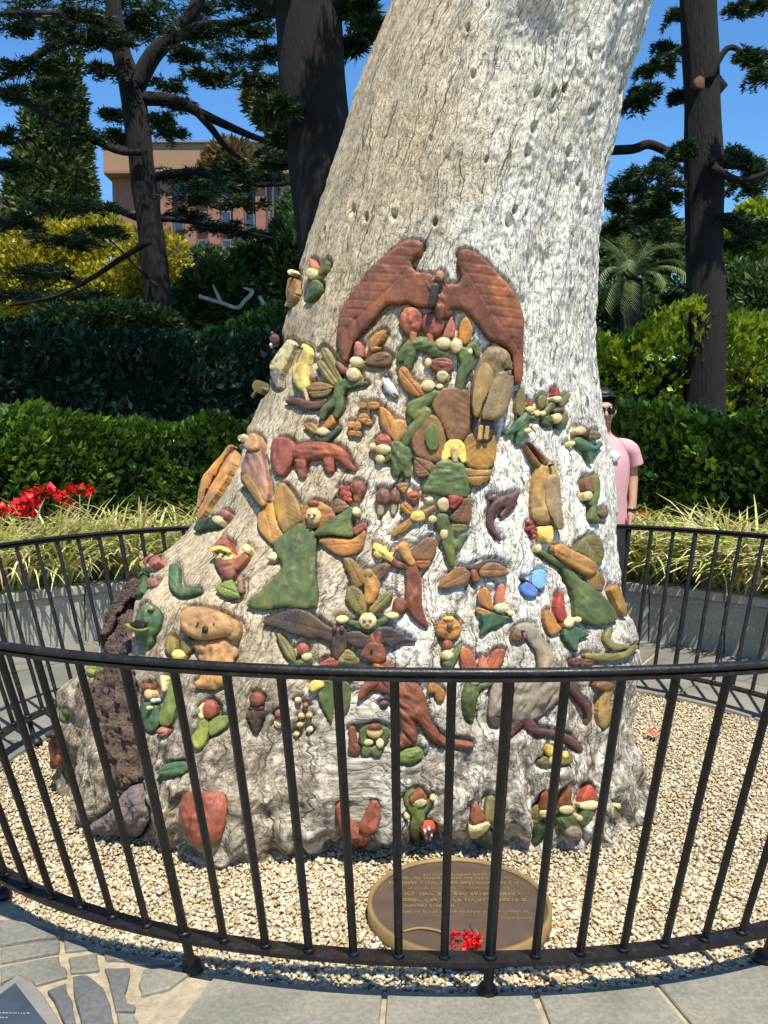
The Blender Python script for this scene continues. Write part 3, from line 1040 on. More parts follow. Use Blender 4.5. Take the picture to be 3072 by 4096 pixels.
# ---- cedars
def tuft_cloud(pads, dens, seed, size=.1):
    """flat sprays: twigs radiate from the branch, needles stand along them; pads are (x,y,z,rx,ry,rz)"""
    r_ = np.random.default_rng(seed)
    PP, DD, TV, TF, to = [], [], [], [], 0
    for b in pads:
        b = np.array(b)
        nt_ = int(14 + 16 * b[3])
        a = r_.uniform(0, 2 * np.pi, nt_)
        ox, oy = r_.uniform(-.45, .45, nt_), r_.uniform(-.45, .45, nt_)
        L = r_.uniform(.35, 1.0, nt_)
        oz = r_.normal(0, .45, nt_) * b[5]
        k = int(dens)
        t = r_.random((nt_, k)) ** .8
        wob = r_.normal(0, .05, (nt_, k))
        x = b[0] + (ox[:, None] + np.cos(a)[:, None] * t * L[:, None] * .75 - np.sin(a)[:, None] * wob) * b[3]
        y = b[1] + (oy[:, None] + np.sin(a)[:, None] * t * L[:, None] * .75 + np.cos(a)[:, None] * wob) * b[4]
        z = b[2] + oz[:, None] - (t * L[:, None]) ** 2 * (b[5] * 1.1 + .05) + r_.normal(0, .02, (nt_, k))
        PP.append(np.stack([x, y, z], -1).reshape(-1, 3))
        side = r_.choice([-1.0, 1.0], (nt_, k)) * .8
        DD.append(np.stack([np.cos(a)[:, None] * .8 - np.sin(a)[:, None] * side, np.sin(a)[:, None] * .8 + np.cos(a)[:, None] * side, np.full((nt_, k), .05)], -1).reshape(-1, 3))
    return leaf_quads(np.concatenate(PP), size, size * .10, r_, 0.06, .3, dirs=np.concatenate(DD), droop=.02)

def px_pads(rows, Y, dy, thick=.5):
    out = []
    for x, y, rx, ry in rows:
        yy = Y + random.uniform(-dy, dy)
        c = at1(x, y, yy)
        k = 1.8517 * yy / FPX
        out.append((c.x, c.y, c.z, rx * k, rx * k * .75, max(ry * k * thick, .06)))
    return out

def wood(path, radii, n=10, k=5):
    P_ = smooth_path(path, k)
    r_ = [q[0] for q in smooth_path([(r,) for r in radii], k)]
    return tube(P_, r_, n)

def cedar(label, base, trunk_path, trunk_r, branches, pads, dens, seed, size=.17):
    root = empty('cedar_tree', base)
    v, f = wood(trunk_path, trunk_r, 18, 6)
    vv = []
    for p in v:
        q = Vector(p)
        vv.append(q + Vector((noise.noise((q.x * 9, q.y * 9, q.z * 1.2)), noise.noise((q.y * 9, q.x * 9, q.z * 1.2 + 5)), 0)) * .025)
    mesh_obj('trunk', vv, f, M_CEDBARK, root)
    for path, r0, r1 in branches:
        n = len(path)
        v, f = wood(path, [r0 + (r1 - r0) * i / (n - 1) for i in range(n)], 7, 4)
        mesh_obj('branch', v, f, M_CEDBARK, root)
    V, F = tuft_cloud(pads, dens, seed, size)
    mesh_np('needles', V, F, M_CEDAR, root)
    return tag(root, label, 'tree', 'dark cedars behind the carved tree')

def pxp(rows, Y):
    return [at1(x, y, Y + (dz[0] if dz else 0)) for x, y, *dz in rows]

# left cedar, forked high up
YL_ = 14.0
tp = pxp([(346, 760), (343, 690), (332, 560), (314, 420), (300, 300), (285, 200), (262, 110), (245, 20), (240, -120), (236, -320)], YL_)
tp[0] = Vector((tp[1].x, YL_, 0.2))
br = [(pxp([(292, 190), (330, 120), (380, 70), (420, 20), (450, -80)], YL_), .15, .09),
      (pxp([(312, 212), (380, 218), (425, 240), (500, 275), (560, 300), (620, 320, 1)], YL_), .11, .03), (pxp([(425, 240), (455, 275), (490, 320), (530, 350)], YL_), .07, .03),
      (pxp([(305, 330), (250, 325), (160, 280), (80, 235), (0, 195), (-60, 170)], YL_ - .3), .05, .06), (pxp([(330, 110), (420, 62), (500, 50), (600, 30)], YL_), .10, .05),
      (pxp([(262, 110), (200, 85), (120, 95), (40, 150), (-20, 180)], YL_), .10, .04), (pxp([(250, 60), (180, 40), (90, 30), (0, 30)], YL_), .09, .04),
      (pxp([(322, 385), (400, 372), (480, 385), (560, 400), (640, 395)], YL_), .07, .02), (pxp([(335, 470), (420, 480), (500, 495), (590, 515)], YL_), .05, .015),
      (pxp([(318, 480), (240, 450), (150, 435), (60, 470), (0, 500)], YL_), .06, .02), (pxp([(325, 520), (260, 560), (200, 600), (120, 640), (20, 660)], YL_ - .5), .05, .02), (pxp([(340, 620), (280, 560), (220, 500)], YL_ - .3), .03, .01)]
pd = px_pads([(50, 15, 105, 34), (170, 20, 120, 30), (300, 5, 120, 28), (440, 12, 115, 30), (560, 5, 85, 30), (60, 55, 90, 24), (150, 66, 95, 20), (230, 84, 80, 18), (330, 60, 80, 18), (430, 72, 90, 20), (540, 66, 90, 22), (590, 115, 60, 18), (510, 128, 80, 14), (410, 118, 60, 12), (300, 40, 90, 20),
              (60, 140, 70, 24), (20, 195, 60, 22), (110, 185, 60, 16), (365, 180, 45, 14), (395, 225, 50, 12), (350, 256, 36, 12), (240, 245, 60, 18), (190, 292, 70, 18), (262, 292, 50, 16), (365, 284, 44, 12), (10, 295, 50, 24), (15, 355, 60, 26), (230, 150, 40, 12), (450, 165, 60, 14), (560, 170, 60, 16),
              (400, 378, 80, 12), (470, 398, 90, 16), (560, 380, 80, 24), (600, 350, 60, 20), (440, 425, 85, 13), (530, 436, 70, 14), (400, 462, 60, 12), (480, 488, 80, 12), (560, 508, 70, 11), (590, 335, 60, 16), (600, 215, 45, 22), (500, 360, 50, 10),
              (210, 440, 80, 18), (120, 440, 95, 20), (40, 480, 90, 26), (235, 500, 60, 14), (150, 520, 90, 16), (110, 590, 120, 20), (40, 640, 130, 22), (170, 635, 90, 15)], YL_, 1.6)
rs_ = random.Random(3)
shade_l = [(tp[3].x + rs_.uniform(-2.6, 3.4), YL_ + rs_.uniform(-6.0, -1.0), rs_.uniform(8.0, 10.0), rs_.uniform(.8, 1.3), rs_.uniform(.8, 1.2), .2) for _ in range(34)]  # unseen pads added overhead to shade the trunk
cedar('forked dark cedar standing left of the carved tree', Vector((tp[1].x, YL_, 0)), tp, [.24, .205, .20, .195, .19, .18, .14, .12, .11, .08], br, pd + shade_l, 58, 41, .11)

# big cedar directly behind the carved trunk; its canopy spreads above the frame and shades the hedges
YM = 10.0
tp = pxp([(760, 1000), (745, 800), (717, 520), (697, 380), (682, 250), (664, 0), (655, -150), (650, -400)], YM)
tp[0] = Vector((tp[1].x, YM, 0.1))
br = []
r_ = random.Random(9)
canopy = []
for i in range(16):
    a = r_.uniform(-3.6, 0.4)
    L = r_.uniform(2.2, 4.6)
    z = r_.uniform(6.0, 8.6)
    p0 = Vector((tp[-2].x, YM, z - .3))
    p1 = p0 + Vector((math.cos(a) * L, math.sin(a) * L * .55, .5))
    if p1.y < 6.6: continue
    br.append(([p0, (p0 + p1) / 2 + Vector((0, 0, .35)), p1], .11, .03))
for x, y in ((-3.2, 5.3), (-1.6, 5.0), (-.4, 5.5), (-4.4, 5.6)):  # separate unseen tufts added overhead to dapple the left hedge
    canopy.append((x + 1.4, y, 7.6, .55, .45, .15))
for x in np.arange(-7.5, 0.8, 1.15):
    for y in np.arange(6.4, 9.8, 0.95):
        canopy.append((x + r_.uniform(-.4, .4) + 1.6, y + r_.uniform(-.3, .3), r_.uniform(7.4, 8.8), r_.uniform(.6, .95), r_.uniform(.6, .9), .16))
vis = px_pads([(770, 20, 55, 22), (800, 55, 36, 14), (760, 95, 30, 10), (600, 230, 45, 18), (605, 300, 40, 16)], YM, .6)
cedar('thick dark cedar trunk rising directly behind the carved tree', Vector((tp[1].x, YM, 0)), tp, [.42, .40, .38, .37, .365, .36, .33, .2], br, canopy + vis, 55, 42, .15)

# slim cedar on the right
YR = 10.2
tp = pxp([(1526, 900), (1526, 830), (1524, 600), (1521, 400), (1517, 200), (1510, 0), (1508, -160), (1505, -380)], YR)
tp[0] = Vector((tp[1].x, YR, 0.2))
br = [(pxp([(1500, 345), (1460, 338), (1430, 322), (1400, 312), (1370, 322), (1325, 325), (1250, 330)], YR), .05, .055), (pxp([(1540, 355), (1600, 358), (1659, 372), (1740, 380)], YR - .3), .05, .03), (pxp([(1540, 362), (1590, 388), (1640, 380), (1700, 350)], YR - .5), .05, .02),
      (pxp([(1530, 175), (1570, 105), (1610, 115), (1659, 130)], YR - .2), .04, .02), (pxp([(1500, 70), (1480, 45), (1475, -40)], YR), .035, .02), (pxp([(1500, 400), (1440, 400), (1380, 430), (1320, 480)], YR), .045, .02), (pxp([(1535, 460), (1590, 500), (1659, 520)], YR), .04, .02), (pxp([(1505, 640), (1470, 620), (1440, 640)], YR), .02, .01), (pxp([(1490, 90), (1440, 120), (1400, 140)], YR), .03, .01)]
pd = px_pads([(1400, 372, 75, 14), (1440, 352, 40, 10), (1370, 405, 65, 20), (1430, 420, 55, 22), (1340, 440, 50, 26), (1400, 460, 70, 22), (1330, 490, 40, 24), (1420, 500, 50, 16), (1420, 140, 50, 14), (1400, 190, 46, 16), (1440, 105, 40, 12), (1385, 215, 36, 10), (1460, 210, 26, 16), (1470, 30, 36, 16),
              (1600, 345, 60, 12), (1640, 375, 50, 14), (1610, 400, 60, 10), (1620, 120, 40, 8), (1640, 160, 36, 14), (1600, 15, 46, 12), (1659, 5, 40, 12), (1590, 470, 50, 18), (1640, 490, 50, 20), (1590, 525, 60, 22), (1580, 330, 30, 10), (1480, 315, 30, 8), (1450, 640, 26, 14)], YR, .9)
canopy = []  # unseen foliage pads laid out overhead to shade the right hedge
for x in np.arange(0.9, 6.0, 0.62):
    for y in np.arange(4.2, 6.0, 0.55):
        if x > 3.0 + .5 * y - 2.2: continue
        canopy.append((x + r_.uniform(-.3, .3) + .9, y + r_.uniform(-.3, .3), r_.uniform(6.9, 8.2), r_.uniform(.5, .85), r_.uniform(.5, .8), .15))
for i in range(8):
    a = r_.uniform(-2.6, 0.2)
    p0 = Vector((tp[-2].x, YR, 6.6 + .2 * i))
    p1 = p0 + Vector((math.cos(a) * 2.6, -1.2 - .15 * i, .4))
    br.append(([p0, (p0 + p1) / 2 + Vector((0, 0, .3)), p1], .07, .02))
ced = cedar('slim straight cedar trunk with a cut branch scar on the right', Vector((tp[1].x, YR, 0)), tp, [.23, .215, .21, .205, .20, .195, .18, .1], br, pd + canopy, 105, 43, .075)
c = at1(1512, 180, YR - .175)
v, f = tube([c + Vector((0, .06, 0)), c + Vector((0, -.018, 0)), c + Vector((0, -.024, 0))], [.075, .07, .055], 14)
mesh_obj('branch_scar', v, f, simple_mat('cut_wood', (0.14, 0.065, 0.025), 0.8, 0.4, 25, 60, 0.5), ced)
c = at1(1548, 185, YR - .02)
v, f = tube([c + Vector((-.12, 0, -.14)), c + Vector((0, 0, 0)), c + Vector((-.1, 0, .16))], [.10, .12, .07], 10)
mesh_obj('burl', v, f, M_CEDBARK, ced)

# ---- trees and shrubs beyond
shrub('cypress_tree', 'tall narrow conical green cypress at the left edge', px_blobs([(140, 130, 34, 60), (128, 210, 52, 80), (118, 300, 72, 90), (110, 400, 92, 100), (102, 500, 112, 110), (98, 620, 128, 120)], 24.0, .2), 26000, .19, .045, M_CYPRESS, 51, 'tree')
shrub('golden_bush', 'large yellow-green golden bush behind the forked cedar', px_blobs([(110, 560, 110, 80), (220, 560, 110, 90), (330, 590, 80, 100), (390, 640, 50, 80), (40, 600, 90, 80), (260, 640, 120, 70), (350, 660, 80, 60)], 18.0, .5), 24000, .12, .04, M_GOLD, 52)
shrub('shrub', 'low grey-green shrub at the foot of the forked cedar', px_blobs([(240, 690, 90, 30), (330, 700, 60, 30), (150, 700, 80, 28)], 13.0, .3), 4500, .13, .035, M_MIDG, 53)
shrub('shrub', 'mixed green shrub between the forked cedar and the carved trunk', px_blobs([(470, 620, 70, 50), (560, 590, 70, 60), (625, 530, 40, 60), (600, 640, 70, 80), (520, 670, 90, 60), (430, 660, 60, 50), (640, 580, 60, 80)], 16.0, .6), 13000, .17, .05, M_MIDG, 54)
shrub('shrub', 'bright green low shrub beside the left edge of the carved trunk', px_blobs([(560, 720, 60, 34), (500, 740, 70, 30), (600, 700, 40, 40)], 12.4, .3), 4000, .12, .035, M_HEDGE, 55)
shrub('tree', 'light green tree in front of the brick building', px_blobs([(630, 470, 30, 50), (450, 565, 50, 24), (560, 540, 50, 26), (640, 530, 50, 60)], 30.0, .6), 6000, .30, .08, M_FARG, 56)
shrub('tree', 'olive brown leafless-looking treetop against the brick building', px_blobs([(500, 345, 46, 40), (470, 360, 36, 30), (540, 370, 40, 30)], 44.0, .6), 2600, .42, .08, leaf_mat('brown_twigs', [(0.10, 0.07, 0.03), (0.16, 0.11, 0.04), (0.22, 0.15, 0.05)], .8, .2), 57, 'tree')
shrub('tree', 'russet-tinged tree crown left of the thick cedar', px_blobs([(570, 215, 40, 36), (590, 250, 40, 30)], 26.0, .4), 2000, .26, .06, leaf_mat('russet_leaves', [(0.09, 0.08, 0.03), (0.17, 0.12, 0.04), (0.13, 0.14, 0.05)], .6, .25), 58, 'tree')
shrub('tree', 'pale green tree high at the right edge', px_blobs([(1640, 490, 60, 50), (1610, 540, 60, 46), (1655, 560, 50, 60), (1590, 590, 60, 50)], 34.0, .6), 6500, .36, .09, M_LIME, 59, 'tree')
shrub('tree', 'olive green tree behind the palm', px_blobs([(1340, 540, 60, 60), (1420, 530, 60, 60), (1300, 600, 50, 70), (1460, 600, 60, 80), (1400, 470, 40, 40)], 36.0, .6), 8500, .36, .085, M_FARG, 60, 'tree')
shrub('shrub', 'dull green shrub mass right of the slim cedar', px_blobs([(1600, 640, 60, 70), (1650, 660, 50, 80), (1560, 660, 40, 60), (1600, 700, 80, 50)], 20.0, .5), 6000, .20, .05, M_MIDG, 61)
shrub('shrub', 'dark green shrub under the palm', px_blobs([(1310, 690, 60, 60), (1400, 700, 60, 50), (1350, 650, 40, 40), (1470, 690, 40, 60)], 19.0, .5), 6000, .19, .05, M_MIDG, 62)
# far-off wood that closes the view
r2 = np.random.default_rng(77)
bl = []
for i in range(46):
    x = -60 + i * 2.7
    bl.append((x, 78 + r2.uniform(-6, 6), r2.uniform(0, 2.5), r2.uniform(3, 5), 4, r2.uniform(4, 8)))
p, d = lumps_points(bl, 24000, r2)
V, F = leaf_quads(p, 1.1, .3, r2, .3, dirs=d)
tag(mesh_np('far_wood', V, F, M_FARG), 'band of distant trees closing the view', kind='stuff')

# bare silvery branch in front of the shrubs
dead = empty('dead_branch', at1(540, 700, 15.0))
M_SILV = simple_mat('silver_wood', (0.45, 0.44, 0.40), 0.8, 0.2, 12, 60, 0.3)
for path in ([(430, 640), (480, 655), (512, 665), (528, 650), (545, 630), (525, 622)], [(478, 655), (460, 615)], [(560, 640), (585, 680), (610, 700)]):
    v, f = wood(pxp(path, 15.0), [.035] * (len(path) - 1) + [.015], 7, 4)
    mesh_obj('branch', v, f, M_SILV, dead)
tag(dead, 'bare silvery branch in front of the shrubs, left of the trunk', 'branch')

# ---- palm
pc = at1(1364, 606, 17.5)
palm = empty('palm_tree', (pc.x, pc.y, 0))
v, f = tube([(pc.x, pc.y, 0), (pc.x, pc.y, pc.z * .5), (pc.x, pc.y, pc.z)], [.20, .19, .22], 12)
mesh_obj('trunk', v, f, M_CEDBARK, palm)
r3 = np.random.default_rng(5)
for i in range(34):
    a = r3.uniform(0, 2 * np.pi)
    e = r3.uniform(-.15, 1.35)
    L = r3.uniform(1.15, 1.6)
    pts = []
    x = z = 0.0
    for k in range(9):
        pts.append((x, z))
        aa = e - 1.5 * (k / 8) ** 1.3
        x += math.cos(aa) * L / 8
        z += math.sin(aa) * L / 8
    P_ = np.array([(pc.x + math.cos(a) * x, pc.y + math.sin(a) * x, pc.z + z) for x, z in pts])
    pos, dr = [], []
    for k in range(1, 9):
        for sgn in (-1, 1):
            for q in (0, .33, .66):
                o = P_[k - 1] + (P_[k] - P_[k - 1]) * q
                t = (P_[k] - P_[k - 1]) / np.linalg.norm(P_[k] - P_[k - 1])
                s = np.array([-math.sin(a), math.cos(a), 0]) * sgn
                pos.append(o)
                dr.append(t * .9 + s * .8 + np.array([0, 0, -.25]))
    pos, dr = np.array(pos), np.array(dr)
    dr /= np.linalg.norm(dr, axis=1, keepdims=True)
    ss = np.cross(dr, np.array([0, 0, 1.0]))
    ss /= np.linalg.norm(ss, axis=1, keepdims=True)
    n = len(pos)
    V = np.stack([pos - ss * .016, pos + ss * .016, pos + dr * .30], 1).reshape(-1, 3)
    F = np.arange(n * 3).reshape(n, 3)
    mesh_np('frond', V, F, M_PALM, palm)
tag(palm, 'feathery date palm between the carved trunk and the slim cedar', 'tree')

# ---- brick building
M_BRICK = simple_mat('salmon_brick', (0.27, 0.12, 0.078), 0.85, 0.18, 3.0, 30, 0.2, 0.01)
M_FASC = simple_mat('tan_render', (0.30, 0.175, 0.095), 0.8, 0.12, 0.3, 5, 0.1)
M_PANE = simple_mat('dark_glass', (0.035, 0.05, 0.075), 0.08, 0.2, 1, 5, 0.0)
M_BAND = simple_mat('spandrel', (0.17, 0.18, 0.20), 0.6, 0.1, 1, 5, 0.0)
YB = 62.0
b0 = at(440, 590, YB)
b1 = at(1260, 590, YB)
bld = empty('brick_building', ((b0.x + b1.x) / 2, YB, 0))
top = at(800, 585, YB).z
fas = at(800, 706, YB).z
v, f = box((b0.x + b1.x) / 2, YB + 6, fas / 2, b1.x - b0.x, 11.4, fas)
mesh_obj('wall', v, f, M_BRICK, bld, smooth=False)
v, f = box((b0.x + b1.x) / 2, YB + 5.7, (fas + top) / 2, b1.x - b0.x + .6, 12.6, top - fas)
mesh_obj('parapet', v, f, M_FASC, bld, smooth=False)
kpx = YB / FPX
wx = 618
while wx < 1240:
    cx = at(wx, 800, YB).x
    for j in range(9):
        zt = fas - 0.35 - j * 1.9
        if zt < 2.5: break
        v, f = box(cx, YB + .25, zt - .70, 36 * kpx, .35, 1.30)
        w_ = mesh_obj('window', v, f, M_BAND, bld, smooth=False)
        v, f = box(cx, YB + .05, zt - .70, 36 * kpx - .12, .06, 1.16)
        mesh_obj('pane', v, f, M_PANE, w_, smooth=False)
    v, f = box(cx + 47 * kpx, YB + .16, fas / 2 - .05, 46 * kpx, .5, fas - .1)
    mesh_obj('pier', v, f, M_BRICK, bld, smooth=False)
    wx += 95
v, f = box((b0.x + b1.x) / 2, YB + 5.7, top + .06, b1.x - b0.x + 1.0, 13.0, .12)
mesh_obj('coping', v, f, M_BAND, bld, smooth=False)
v, f = box((b0.x + b1.x) / 2, YB - .62, fas + .1, b1.x - b0.x + .5, .12, .16)
mesh_obj('string_course', v, f, M_BRICK, bld, smooth=False)
ph = at(830, 560, YB)
v, f = box(ph.x, YB + 6, top + .45, 1.6, 3, .9)
mesh_obj('plant_room', v, f, simple_mat('white_render', (0.6, 0.6, 0.58), .7, .1, 1, 5, 0), bld, smooth=False)
tag(bld, 'salmon brick building with tall dark window strips and tan parapet, far left', 'building')
# ================================================================== FENCE, PLAQUE, PERSON
M_IRON = simple_mat('black_painted_iron', (0.011, 0.010, 0.010), 0.36, 0.6, 25, 90, 0.5, 0.003, spec=0.35)
_nt = M_IRON.node_tree
_p = _nt.nodes['Principled BSDF']
_pos = world_coord(_nt)
_d = tex_noise(_nt, _pos, 38, 6, 0.72)
_dr = ramp(_nt, [(0.56, (0, 0, 0)), (0.70, (1, 1, 1))])
_nt.links.new(_d.outputs['Fac'], _dr.inputs[0])
_src = _p.inputs['Base Color'].links[0].from_socket
_nt.links.new(mixc(_nt, math_n(_nt, 'MULTIPLY', _dr.outputs[0], 0.55), _src, (0.075, 0.055, 0.042)), _p.inputs['Base Color'])
_rr = ramp(_nt, [(0.3, (0.24, 0.24, 0.24)), (0.7, (0.62, 0.62, 0.62))])
_nt.links.new(_d.outputs['Fac'], _rr.inputs[0])
_nt.links.new(_rr.outputs[0], _p.inputs['Roughness'])
fence = empty('railing', (FCX, FCY, 0))
tag(fence, 'oval black iron railing leaning outward round the carved tree', 'fence')

def lean_at(z):
    return LEAN * (z - Z_LO) / (Z_HI - Z_LO)

# parameter values at equal arc length along the foot of the railing
tt_ = np.linspace(0, 2 * math.pi, 4001)
pp = np.array([oval(t) for t in tt_])
arc = np.concatenate([[0], np.cumsum(np.linalg.norm(np.diff(pp, axis=0), axis=1))])
def t_of_point(px, py, z):
    g = gnd(px, py, z)
    return tt_[np.argmin(np.linalg.norm(pp - np.array([g.x, g.y]), axis=1))]
tJ = t_of_point(1962, 3832, Z_LO)                # the post in the middle of the view
sJ = np.interp(tJ, tt_, arc)
NB = 7 * int(round(arc[-1] / 0.1135 / 7))
def rail(name, z, off, prof, n=150):
    """closed rail swept along the oval; prof = 2D section (outward, up)"""
    V, F = [], []
    k = len(prof)
    for i in range(n):
        t = 2 * math.pi * i / n
        for a, b in prof:
            x, y = oval(t, off + a)
            V.append((x, y, z + b))
    for i in range(n):
        j = (i + 1) % n
        for q in range(k):
            q2 = (q + 1) % k
            F.append([i * k + q, i * k + q2, j * k + q2, j * k + q])
    return mesh_obj(name, V, F, M_IRON, fence)
def disc(r, n=10, sq=1.0):
    return [(r * math.cos(2 * math.pi * i / n), r * sq * math.sin(2 * math.pi * i / n)) for i in range(n)]
def rect(w, h):
    return [(-w / 2, -h / 2), (w / 2, -h / 2), (w / 2, h / 2), (-w / 2, h / 2)]
rail('handrail', 0.927, lean_at(0.927), disc(0.0140, 12, .75))
r2_ = rail('top_rail', 0.912, lean_at(0.912), rect(0.036, 0.008))
r3_ = rail('bottom_rail', 0.115, lean_at(0.115), rect(0.056, 0.012))
for o in (r2_, r3_):
    o.data.polygons.foreach_set('use_smooth', [False] * len(o.data.polygons))
for i in range(NB):
    s = (sJ + i * arc[-1] / NB) % arc[-1]
    t = np.interp(s, arc, tt_)
    post = i % 7 == 0
    w = 0.0130 if post else 0.0105
    z0, z1 = (-0.02 if post else 0.105), 0.909
    a = Vector((*oval(t, lean_at(z0)), z0))
    b = Vector((*oval(t, lean_at(z1)), z1))
    nrm = (Vector((*oval(t, 1.0), 0)) - Vector((*oval(t, 0.0), 0))).normalized()
    tan = Vector((-nrm.y, nrm.x, 0))
    V = []
    c = 0.3
    for p in (a, b):
        for x, y in ((-1, -c), (-c, -1), (c, -1), (1, -c), (1, c), (c, 1), (-c, 1), (-1, c)):
            V.append(tuple(p + tan * x * w + nrm * y * w))
    F = [[k, (k + 1) % 8, 8 + (k + 1) % 8, 8 + k] for k in range(8)] + [list(range(8))[::-1], list(range(8, 16))]
    bar = mesh_obj('post' if post else 'bar', V, F, M_IRON, fence, smooth=False)
    # collar of weld where it passes the bottom rail
    p = Vector((*oval(t, lean_at(.124)), .124))
    v, f = tube([p + Vector((0, 0, -.004)), p + Vector((0, 0, .007))], [w * 1.5, w * 1.15], 8)
    mesh_obj('weld', v, f, M_IRON, bar)
    if post:
        v, f = tube([a + Vector((0, 0, .018)), a + Vector((0, 0, .028)), a + Vector((0, 0, .045))], [.030, .028, .0165], 10)
        mesh_obj('foot_plate', v, f, M_IRON, bar)

# ---- bronze plaque on the pebbles
def bronze(name, col, metal=0.6, rough=0.45):
    return simple_mat(name, col, rough, 0.25, 15, 120, 0.3, 0.002, metal)
M_PLQ = bronze('brown_bronze', (0.115, 0.080, 0.058), 0.35, 0.5)
M_GOLD2 = bronze('gold_bronze', (0.24, 0.155, 0.06), 0.1, 0.6)
q0, q1 = gnd(1470, 3600, .03), gnd(2210, 3630, .03)
qt, qb = gnd(1848, 3432, .03), gnd(1848, 3826, .03)
PX, PY = (q0.x + q1.x) / 2, (qt.y + qb.y) / 2
RX, RY = (q1.x - q0.x) / 2, (qt.y - qb.y) / 2
plq = empty('bronze_plaque', (PX, PY, 0))
def ell_disc(rx, ry, z0, z1, n=56):
    V = [(PX + rx * math.cos(2 * math.pi * i / n), PY + ry * math.sin(2 * math.pi * i / n), z0) for i in range(n)] + [(PX + rx * math.cos(2 * math.pi * i / n) * .995, PY + ry * math.sin(2 * math.pi * i / n) * .995, z1) for i in range(n)]
    F = [[i, (i + 1) % n, n + (i + 1) % n, n + i] for i in range(n)] + [list(range(n, 2 * n))]
    return V, F
v, f = ell_disc(RX, RY, -0.02, 0.024)
mesh_obj('plate', v, f, M_PLQ, plq, smooth=False)
n_ = 64
V = []
for i in range(n_):
    a = 2 * math.pi * i / n_
    for rr, z in ((1.0, .0), (1.0, .033), (.99, .034), (.955, .034), (.948, .026)):
        V.append((PX + RX * rr * math.cos(a), PY + RY * rr * math.sin(a), z))
F = []
for i in range(n_):
    j = (i + 1) % n_
    for q in range(4):
        F.append([i * 5 + q, j * 5 + q, j * 5 + q + 1, i * 5 + q + 1])
mesh_obj('rim', V, F, M_GOLD2, plq)
# rows of raised letters (too small and blurred to read in the photograph): one strip of strokes for each row
rows_ = [(.60, -.36, .36, .040), (.52, -.72, .66, .045), (.41, -.76, .76, .050), (.30, -.55, .60, .034), (.17, -.66, .72, .060), (.04, -.66, .72, .060), (-.07, -.60, -.05, .045), (-.19, -.66, .72, .038), (-.31, .42, .74, .026)]
rl = random.Random(4)
def glyph(x, y, h, r):
    """a raised letter-like group of strokes"""
    out = []
    w = h * r.uniform(.45, .75)
    t = h * .17
    k = r.choice('HLTEOIVN')
    st = {'H': [(0, 0, t, h), (w - t, 0, t, h), (0, h * .42, w, t)], 'L': [(0, 0, t, h), (0, 0, w, t)], 'T': [(w / 2 - t / 2, 0, t, h), (0, h - t, w, t)], 'E': [(0, 0, t, h), (0, 0, w, t), (0, h * .42, w * .8, t), (0, h - t, w, t)],
          'O': [(0, 0, t, h), (w - t, 0, t, h), (0, 0, w, t), (0, h - t, w, t)], 'I': [(w / 2, 0, t, h)], 'V': [(0, h * .3, t, h * .7), (w - t, h * .3, t, h * .7), (w * .3, 0, w * .4, t * 1.6)], 'N': [(0, 0, t, h), (w - t, 0, t, h), (t, h * .4, w - 2 * t, t * 1.5)]}[k]
    for q, (a, b, c, d) in enumerate(st):
        z = .0265 + .0004 * q
        V = [(x + a, y + b, z), (x + a + c, y + b, z), (x + a + c, y + b + d, z), (x + a, y + b + d, z)]
        V += [(p[0], p[1], .022) for p in V]
        out.append((V, [[0, 1, 2, 3], [0, 4, 5, 1], [1, 5, 6, 2], [2, 6, 7, 3], [3, 7, 4, 0]]))
    return out, w
for yy, xa, xb, h in rows_:
    parts = []
    x = PX + RX * xa
    y = PY + RY * yy
    hh = h * .27
    word = rl.randint(2, 7)
    while x < PX + RX * xb:
        g, w = glyph(x, y, hh, rl)
        parts += g
        x += w + hh * .22
        word -= 1
        if word == 0:
            x += hh * .55
            word = rl.randint(2, 8)
    v, f = merge(parts)
    mesh_obj('lettering', v, f, M_GOLD2, plq, smooth=False)
v, f = wood([Vector((PX - RX * .62, PY - RY * .55, .027)), Vector((PX - RX * .45, PY - RY * .50, .029)), Vector((PX - RX * .25, PY - RY * .56, .029)), Vector((PX - RX * .18, PY - RY * .66, .027))], [.003, .004, .004, .003], 6, 5)
mesh_obj('emblem', v, f, M_GOLD2, plq)
tag(plq, 'round brown bronze plaque with gold rim and lettering set in the pebbles', 'plaque')

# red blossoms laid on the plaque
bq = gnd(1862, 3770, .03)
bun = empty('flower_sprig', (bq.x, bq.y, .03))
r4 = np.random.default_rng(8)
for k, (x, y, r) in enumerate(((1820, 3745, .013), (1866, 3742, .012), (1895, 3768, .020), (1872, 3785, .016), (1908, 3788, .014), (1815, 3786, .008))):
    g = gnd(x, y, .045)
    d = r4.normal(size=(26, 3)); d[:, 2] = abs(d[:, 2]); d /= np.linalg.norm(d, axis=1, keepdims=True)
    V, F = leaf_quads(np.array(g)[None] + d * r * .5, r * 1.1, r * .45, r4, .1, .4, dirs=d)
    mesh_np('blossom', V, F, M_REDP, bun)
for a, b in (((1880, 3690), (1930, 3765)), ((1835, 3760), (1880, 3780)), ((1900, 3775), (1940, 3745))):
    p, q = gnd(*a, .035), gnd(*b, .042)
    v, f = tube([p, (p + q) / 2 + Vector((0, 0, .004)), q], [.0016, .0018, .002], 5)
    mesh_obj('stem', v, f, M_FSTEM, bun)
tag(bun, 'sprig of red blossoms lying on the lower edge of the bronze plaque', 'flowers')
